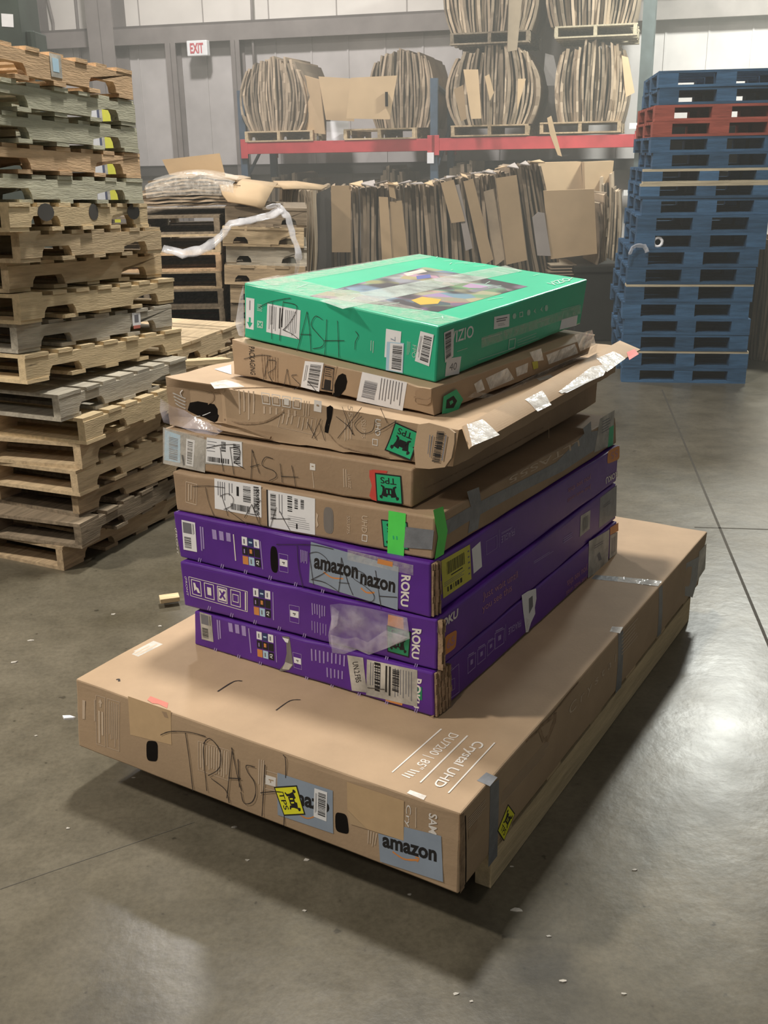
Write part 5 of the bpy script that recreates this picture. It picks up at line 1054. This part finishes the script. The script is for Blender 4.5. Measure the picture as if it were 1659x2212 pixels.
# end flap bent forward at the corner, with a barcode
fl = Face(at_y(902, 1010, 2.452), at_y(968, 1012, 2.40), at_y(986, 934, 2.405), at_y(916, 920, 2.462)); b6.F['flap'] = fl
d = dec(b6, 'flap', FD, 0); d.poly([(285, 1062), (350, 1052), (460, 1082), (497, 1110), (495, 1170), (478, 1255), (440, 1308), (350, 1318), (272, 1312), (262, 1200)], M['card']); d.build('end_flap', 'bent cardboard end flap', .008)
d = dec(b6, 'flap', FD, .011); d.bars(d.q([(400, 1098), (442, 1104), (412, 1288), (368, 1282)]), M['ink'], 1, 26, False); d.lines(d.q([(352, 1120), (385, 1125), (362, 1270), (338, 1262)]), 2, M['greyink'], 1, .3, True); d.lines(d.q([(445, 1120), (462, 1125), (435, 1285), (418, 1282)]), 1, M['greyink'], 1, .4, True); d.build('barcode_print', 'black printed barcode on the flap')
# lid rim lifted outwards on the right
c0, c1 = at_z(998, 926, 1.108), at_z(1338, 739, 1.108); o0, o1 = at_z(1013, 971, 1.078), at_z(1382, 758, 1.085)
lid = Face(o0, o1, c1, c0, .006); b6.F['lid'] = lid
d = dec(b6, 'lid', FD, 0); d.quad([(0, 1), (1, 1), (1, 0), (0, 0)], M['card'], 0, 10); d.build('lid_rim', 'lifted lid rim standing out over the side', .006)
d = dec(b6, 'lid', FD, .0075); d.px([(550, 1075), (640, 1045), (740, 1135), (580, 1200)], M['tape_white']); d.px([(885, 930), (985, 878), (1040, 960), (960, 1000)], M['tape_white']); d.px([(1080, 885), (1270, 740), (1375, 720), (1340, 790), (1100, 895)], M['tape_white'], 1); d.px([(1300, 690), (1400, 650), (1470, 690), (1360, 770)], M['tape_white'], 0)
d.px([(1080, 885), (1215, 800), (1290, 810), (1130, 890)], M['white'], 0); d.px([(1320, 705), (1395, 672), (1440, 705), (1365, 765)], M['offwhite'], -1); d.build('clear_tape', 'clear tape patches with painted white glare on the lid rim')  # white patches under the tape paint its glare
d = dec(b6, 'lid', FD, .0075); d.px([(1475, 655), (1520, 635), (1545, 665), (1490, 700)], M['red']); d.build('red_label', 'red tape at the far corner')
d = dec(b6, 'right', FD, .002); d.stroke([(1030, 1020), (1030, 1140)], .003, M['card_edge'], 1); d.build('side_crease')
d = dec(b6, 'top', FD, .003); d.stroke([(530, 1078), (980, 860), (1440, 590)], .003, M['card_edge'], 1); d.px([(960, 798), (1040, 775), (1060, 790), (980, 812)], M['offwhite'], 0); d.build('lid_crease', 'dashed crease and small label on the lid')
d = dec(b6, 'top', FC, .004); d.poly([(410, 945), (520, 925), (600, 950), (640, 972), (440, 985)], M['tape_white']); d.poly([(440, 855), (550, 825), (552, 890)], M['white'], 0); d.build('clear_tape', 'clear tape and white paper on the lid')

# -- thin battered brown carton under the green one
B7 = {'Fb': (.135, 2.5868, 1.1120), 'Lb': (-.4375, 2.9908, 1.149), 'Rb': (.6927, 3.3986, 1.1120), 'Bb': (.1344, 3.8019, 1.1469), 'Ft': (.1253, 2.582, 1.1845), 'Lt': (-.4381, 2.9948, 1.2512), 'Rt': (.7156, 3.392, 1.1794), 'Bt': (.139, 3.7992, 1.2303)}
b7 = carton('television_carton', B7, M['card'], 'thin battered brown television carton directly under the green one', G0, (.0005, .0008, 0), .006, n=16, seed=8)
d = dec(b7, 'near', FC); d.text('PACKAGING', (668, 700), (680, 885), (712, 892), (706, 705), M['ink'], 1); Q = d.q([(745, 745), (870, 780), (868, 945), (760, 925)]); d.lines(Q, 7, M['card_edge'], 1, .4, True); d.px([(1168, 818), (1240, 838), (1236, 1010), (1140, 995)], M['card_edge'], 0); Q = d.q([(1172, 830), (1236, 845), (1225, 1000), (1150, 985)]); d.frame(Q, M['ink'], 1, .06); d.quad(d.sub(Q, .2, .55, .8, .95), M['ink'], 1, 2); d.lines(d.sub(Q, .15, .08, .85, .45), 4, M['ink'], 1, .3); d.stroke([(1255, 830), (1225, 1020)], .002, M['card_edge'], 1); d.build('printed_text', 'dark sideways print')
label_sheet(b7, 'near', FC, [(1042, 798), (1166, 810), (1136, 1002), (1014, 970)], 1, 'barcode_label')
label_sheet(b7, 'near', FC, [(1422, 870), (1720, 940), (1690, 1128), (1384, 1060)], 6, lab='large white parcel label'); d = dec(b7, 'near', FC, .003); d.bars(d.q([(1440, 925), (1525, 945), (1500, 1060), (1415, 1040)]), M['greyink'], 1, 18, False); d.lines(d.q([(1545, 910), (1700, 945), (1680, 1100), (1525, 1065)]), 8, M['greyink'], 1, .25, True); d.build('printed_bars')
d = dec(b7, 'near', FC); d.poly([(1290, 880), (1312, 890), (1322, 935), (1310, 985), (1270, 1035), (1230, 1030), (1226, 1000), (1245, 930), (1262, 895)], M['hole']); d.build('carry_hole', 'black torn carrying hole')
hand(b7, 'near', FC, [[(638, 785), (740, 760), (820, 765)], [(800, 770), (780, 870), (765, 930)], [(800, 790), (850, 800), (840, 850), (800, 880), (830, 940)], [(925, 850), (905, 960)], [(925, 850), (945, 960)], [(990, 890), (955, 895), (985, 930), (1010, 960), (970, 985)], [(1060, 930), (1120, 1000)]], w=.0022)
d = dec(b7, 'near', FD); d.text('C(O', (250, 870), (250, 935), (285, 940), (285, 872), M['card_edge'], 1); d.build('printed_text')
d = dec(b7, 'right', FD, .003); d.px([(598, 828), (640, 800), (660, 860), (615, 880)], M['tape_white']); d.px([(665, 795), (790, 735), (830, 800), (690, 860)], M['tape_white']); d.px([(838, 735), (910, 705), (905, 760), (845, 785)], M['tape_white']); d.px([(918, 645), (985, 622), (1000, 690), (945, 700)], M['tape_white'], 1); d.px([(1015, 660), (1180, 595), (1200, 650), (1030, 715)], M['tape_white']); d.px([(1180, 545), (1280, 515), (1300, 600), (1210, 640)], M['tape_white'], 1); d.px([(1020, 672), (1170, 610), (1185, 640), (1030, 705)], M['offwhite'], -1); d.px([(680, 805), (790, 752), (815, 795), (695, 848)], M['offwhite'], -1); d.px([(932, 700), (965, 695), (968, 735), (940, 745)], M['ylabel'], 2); d.build('clear_tape', 'crumpled clear tape with painted white shine along the side')  # off-white patches beneath paint the tape's bright reflections
d = dec(b7, 'right', FD, .010); d.poly([(590, 870), (700, 890), (900, 790), (1240, 640), (1300, 590), (1290, 640), (1240, 665), (900, 815), (700, 910), (540, 905)], M['tape']); d.build('torn_film', 'loose clear film hanging below the edge')
d = dec(b7, 'right', FD, .006); d.poly([(412, 900), (486, 858), (526, 915), (492, 988), (402, 1000)], M['sgreen']); d.poly([(430, 920), (470, 895), (490, 925), (470, 965), (425, 970)], M['ink'], 1); d.poly([(445, 930), (462, 920), (468, 935), (450, 950)], M['sgreen'], 2); d.build('warning_sticker', 'crumpled green sticker')
d = dec(b7, 'near', FD, .004); d.poly([(262, 868), (300, 850), (355, 860), (352, 935), (330, 950), (270, 940)], M['card_dark']); d.stroke([(255, 905), (320, 915), (350, 905)], .003, M['card_edge'], 1); d.build('crushed_corner', 'crumpled near corner')

# -- green carton on top
GC = {'Fb': (.1415, 2.64, 1.1875), 'Lb': (-.4021, 3.0121, 1.2535), 'Rb': (.6687, 3.428, 1.2083), 'Bb': (.1305, 3.7951, 1.2622), 'Ft': (.1493, 2.63, 1.3366), 'Lt': (-.3927, 3.0051, 1.4132), 'Rt': (.684, 3.4169, 1.3568), 'Bt': (.1428, 3.7854, 1.4146)}
gb = carton('television_carton', GC, M['green'], 'bright green television carton on the very top of the pile', G0, (.0005, .0008, .002), .002, seed=9)
W = M['white']; GW = plain('pale_print_and_glint', (.42, .62, .52, 1), .5)
d = dec(gb, 'near', FC); Q = d.q([(650, 376), (706, 385), (701, 592), (648, 580)]); d.quad(Q, W); d.lpoly(Q, [(.38, .62), (.62, .62), (.62, .78), (.85, .78), (.5, .96), (.15, .78), (.38, .78)], M['green'], 1); d.lines(d.sub(Q, .35, .08, .65, .5), 1, M['greyink'], 1, .35, True); d.build('arrow_label', 'white label with a green arrow', sub='arrow')
d = dec(gb, 'near', FC); Q = d.q([(725, 416), (764, 424), (762, 474), (724, 466)]); d.lines(Q, 5, GW, 1, .45); Q = d.q([(725, 528), (764, 536), (762, 582), (724, 576)]); d.quad(Q, GW, 1, 1); d.stroke([d.loc(Q, .2, .2), d.loc(Q, .8, .8)], .004, M['green'], 2, False, True); d.stroke([d.loc(Q, .8, .2), d.loc(Q, .2, .8)], .004, M['green'], 2, False, True)
d.lines(d.q([(1475, 660), (1505, 668), (1500, 760), (1472, 750)]), 2, GW, 1, .3, True); d.fr = FD; d.lines(d.q([(212, 580), (235, 586), (232, 665), (210, 660)]), 3, GW, 1, .3, True); d.text('FPO', (245, 600), (240, 672), (262, 678), (268, 606), GW, 1); d.build('printed_text', 'pale small print')
label_sheet(gb, 'near', FC, [(792, 415), (1013, 462), (1003, 655), (785, 605)], 4)
d = dec(gb, 'near', FD, .0022); d.px([(92, 508), (180, 525), (168, 690), (82, 672)], W); d.text('7', (118, 560), (118, 590), (146, 582), (146, 555), M['amz'], 1); d.px([(97, 583), (196, 592), (188, 766), (90, 748)], M['blue_pale'], 1); d.px([(116, 590), (192, 598), (184, 760), (108, 745)], W, 2); Q = d.q([(125, 602), (186, 608), (178, 752), (116, 740)]); d.bars(d.sub(Q, .12, 0, 1, 1), M['ink'], 3, 24, False); d.build('barcode_label', 'white and blue barcode labels', sub='barcode', thr=3)
label_sheet(gb, 'near', FD, [(290, 522), (368, 543), (340, 726), (258, 695)], 1, 'barcode_label')
hand(gb, 'near', FC, [[(735, 445), (800, 410), (880, 390), (948, 380)], [(828, 410), (822, 530), (822, 652)], [(900, 400), (885, 530), (875, 662)], [(898, 405), (985, 428), (975, 490), (930, 560), (895, 592)], [(897, 590), (960, 620), (1003, 655)], [(1057, 470), (1020, 620), (990, 735)], [(1057, 470), (1075, 600), (1082, 732)], [(1012, 620), (1082, 622)], [(1158, 522), (1112, 500), (1085, 560), (1130, 620), (1170, 670), (1150, 705), (1095, 715)],
     [(1187, 522), (1182, 640), (1174, 756)], [(1258, 530), (1264, 650), (1268, 775)], [(1172, 662), (1305, 662)], [(1378, 600), (1396, 630), (1378, 670), (1374, 722)]], w=.0024)
d = dec(gb, 'right', FD); d.text('VIZIO', (455, 600), (594, 556), (597, 486), (458, 530), W, 1, .012)
Q = d.q([(820, 420), (1030, 365), (1030, 405), (820, 455)])
for i, a in enumerate((.0, .18, .38, .55, .74, .88)):
    s = d.sub(Q, a, .1, a+.1, .95)
    if i in (1,): d.oval_ = None; d.frame(s, GW, 1, .2)
    elif i in (3, 4): d.lpoly(s, [(.1, .5), (.8, 0), (.6, .5), (.9, 1)], GW, 1)
    else: d.lpoly(s, [(.2, 0), (.8, 0), (1, .5), (.8, 1), (.2, 1), (0, .5)], GW, 1)
Q = d.q([(800, 570), (840, 560), (835, 620), (795, 632)]); d.frame(Q, GW, 1, .12); d.lines(d.q([(850, 570), (980, 520), (980, 570), (850, 615)]), 3, GW, 1, .2); d.build('printed_text', 'white lettering and recycling symbols')
d = dec(gb, 'right', FD, .002); Q = d.q([(715, 440), (804, 423), (801, 495), (712, 512)]); d.quad(Q, W); d.lines(d.sub(Q, .15, .15, .85, .5), 2, M['greyink'], 1, .5); d.lines(d.sub(Q, .25, .6, .75, .85), 2, M['greyink'], 1, .25); d.build('paper_label', 'small white label')
d = dec(gb, 'right', FD, .002); d.px([(1105, 455), (1198, 430), (1190, 490), (1092, 515)], W); d.build('paper_label', 'low white label at the far end')
d = dec(gb, 'right', FD, .002); Q = d.q([(440, 682), (525, 668), (512, 768), (430, 785)]); d.quad(Q, W); d.ltext(Q, '40', .25, .3, .75, .72, M['greyink'], 1); d.build('size_label', 'white label reading 40', sub='number')
d = dec(gb, 'right', FD, .0026); Q = d.q([(424, 532), (482, 506), (478, 668), (430, 706)]); d.quad(Q, W); d.bars(d.sub(Q, .1, .06, .7, .94), M['ink'], 1, 26, False); d.build('barcode_label', 'white barcode label by the corner', sub='barcode')
d = dec(gb, 'right', FD, .003); d.px([(640, 560), (1215, 370), (1215, 420), (640, 620)], M['tape']); d.build('clear_tape', 'clear tape along the side')
d = dec(gb, 'right', FD, .002)
for a, b in (((640, 570), (760, 535)), ((620, 690), (830, 620)), ((960, 475), (1040, 445)), ((1100, 400), (1210, 370)), ((500, 640), (560, 620))): d.stroke([a, b], .002, GW, 1)
d.build('tape_crease', 'pale tape creases')
def picture_mat():
    m = bpy.data.materials.new('screen_picture'); m.use_nodes = True; nt = m.node_tree; N = nt.nodes; Lk = nt.links; p = N['Principled BSDF']; p.inputs['Roughness'].default_value = .35
    tc = N.new('ShaderNodeTexCoord'); mp = N.new('ShaderNodeMapping'); mp.inputs['Scale'].default_value = (7, 11, 9); Lk.new(tc.outputs['Object'], mp.inputs[0])
    v = N.new('ShaderNodeTexVoronoi'); v.inputs['Scale'].default_value = 1.6; Lk.new(mp.outputs[0], v.inputs['Vector'])
    hs = N.new('ShaderNodeHueSaturation'); hs.inputs['Saturation'].default_value = .55; hs.inputs['Value'].default_value = .4; Lk.new(v.outputs['Color'], hs.inputs['Color'])
    n = N.new('ShaderNodeTexNoise'); n.inputs['Scale'].default_value = 5; Lk.new(tc.outputs['Object'], n.inputs[0]); r = N.new('ShaderNodeValToRGB'); r.color_ramp.elements[0].position = .44; r.color_ramp.elements[1].position = .52; Lk.new(n.outputs[0], r.inputs[0])
    mx = N.new('ShaderNodeMix'); mx.data_type = 'RGBA'; Lk.new(r.outputs[0], mx.inputs['Factor']); mx.inputs['A'].default_value = (.045, .042, .05, 1); Lk.new(hs.outputs[0], mx.inputs['B']); Lk.new(mx.outputs['Result'], p.inputs['Base Color']); return m
d = dec(gb, 'top', FX); PQ = d.q([(668, 640), (918, 577), (1140, 619), (946, 674)]); d.quad(PQ, picture_mat(), 0, 8)
d.quad(d.sub(PQ, .05, .62, .55, .93), M['red'], 1, 2) if False else None
d.fr = FD; d.poly([(560, 290), (720, 258), (760, 265), (600, 300)], M['greyink'], 1); d.poly([(235, 345), (300, 325), (410, 340), (390, 365), (290, 372)], plain('amber_print', (.55, .36, .06, 1), .4), 1); d.poly([(190, 190), (300, 165), (330, 180), (215, 205)], M['offwhite'], 1); d.poly([(265, 205), (345, 195), (350, 215), (270, 225)], plain('blue_print', (.10, .12, .32, 1), .4), 1); d.build('screen_picture', 'dark colourful printed picture')
d = dec(gb, 'top', FX, .0028); d.px([(690, 650), (1092, 574), (1130, 586), (740, 668)], M['tape_mid']); d.build('clear_tape', 'broad clear tape band along the top')
d = dec(gb, 'top', FX, .0034); d.px([(527, 611), (600, 595), (1000, 690), (948, 703)], M['tape']); d.px([(560, 604), (905, 549), (935, 556), (590, 618)], M['tape'], 1); d.build('clear_tape', 'clear tape over the near and left edges')
d = dec(gb, 'top', FX, .004); rr = random.Random(4)
for i in range(26):
    u, v = rr.uniform(.05, .95), rr.choice((rr.uniform(.03, .12), rr.uniform(.86, .97), rr.uniform(.2, .9))); L_ = rr.uniform(.02, .08); d.stroke([(u, v), (u+rr.uniform(-.03, .03), min(v+L_, .99))], .0025, GW, 0, False, True)  # glints of the clear tape drawn as pale strokes
d.text('VIZIO', d.p((1195, 618)), d.p((1235, 606)), d.p((1222, 601)), d.p((1180, 612)), GW, 1, .01, True); d.build('tape_crease', 'painted pale glints and creases of clear tape on the top')
d = dec(gb, 'left', FX); 
# film flap at the left edge of the green carton
P = at_y(522, 660, 3.02); mb = MB(); pts = [at_y(x, y, Y)-P for x, y, Y in ((526, 615, 3.01), (518, 640, 3.05), (512, 675, 3.06), (508, 700, 3.08), (516, 725, 3.05), (528, 728, 3.02))]
mb.add([(0.006, 0, .0)]+pts, [(0, i, i+1) for i in range(1, 6)], M['wrap']); o = mb.build('film_flap', gb.root, shift=gb.base-P); o['label'] = 'loose clear film at the left edge'

# ------------------------------------------------------------------ litter on the floor
rr = random.Random(12)
for i, (x, y, s) in enumerate([(150, 1551, .022), (68, 1384, .012), (245, 1327, .009), (30, 1432, .012), (345, 1353, .007), (78, 1590, .007), (310, 1392, .006), (505, 1787, .006), (536, 1858, .006), (662, 1858, .007), (885, 1932, .006), (658, 1968, .005),
                               (1119, 1966, .012), (1184, 2023, .006), (1370, 1880, .006), (1018, 2164, .006), (1348, 2148, .006), (1216, 2120, .007), (1105, 1872, .004), (985, 2148, .006), (288, 1680, .005), (147, 1790, .006)]):
    P = at_z(x, y, 0); mb = MB(); k = rr.randint(4, 6); top = []; a0 = rr.random()*6
    for j in range(k):
        a = a0+6.283*j/k; q = s*rr.uniform(.5, 1.1); top.append((q*math.cos(a)*1.5, q*math.sin(a)*.7, .001+rr.random()*s*.35))
    mb.add(top+[(x_, y_, 0) for x_, y_, _ in top], [tuple(range(k))]+[(j, k+j, k+(j+1) % k, (j+1) % k) for j in range(k)], M['offwhite'] if i else M['white'])
    o = mb.build('paper_scrap'); o.location = P; tag(o, 'tiny pale scrap of paper or wood lying on the concrete floor' if i else 'white crumpled scrap of film on the floor left of the huge flat carton', 'litter', 'tiny scraps on the concrete floor' if i else None)
A = at_z(372, 1297, .02); mb = MB(); mb.box((-.05, -.02, 0), (.03, .03, .02), WOODS['fresh']); o = mb.build('wood_splinter', bevel=.002); o.location = A; o.rotation_euler.z = .3; tag(o, 'pale wood splinter block beside the middle purple carton at the left', 'wood scrap')
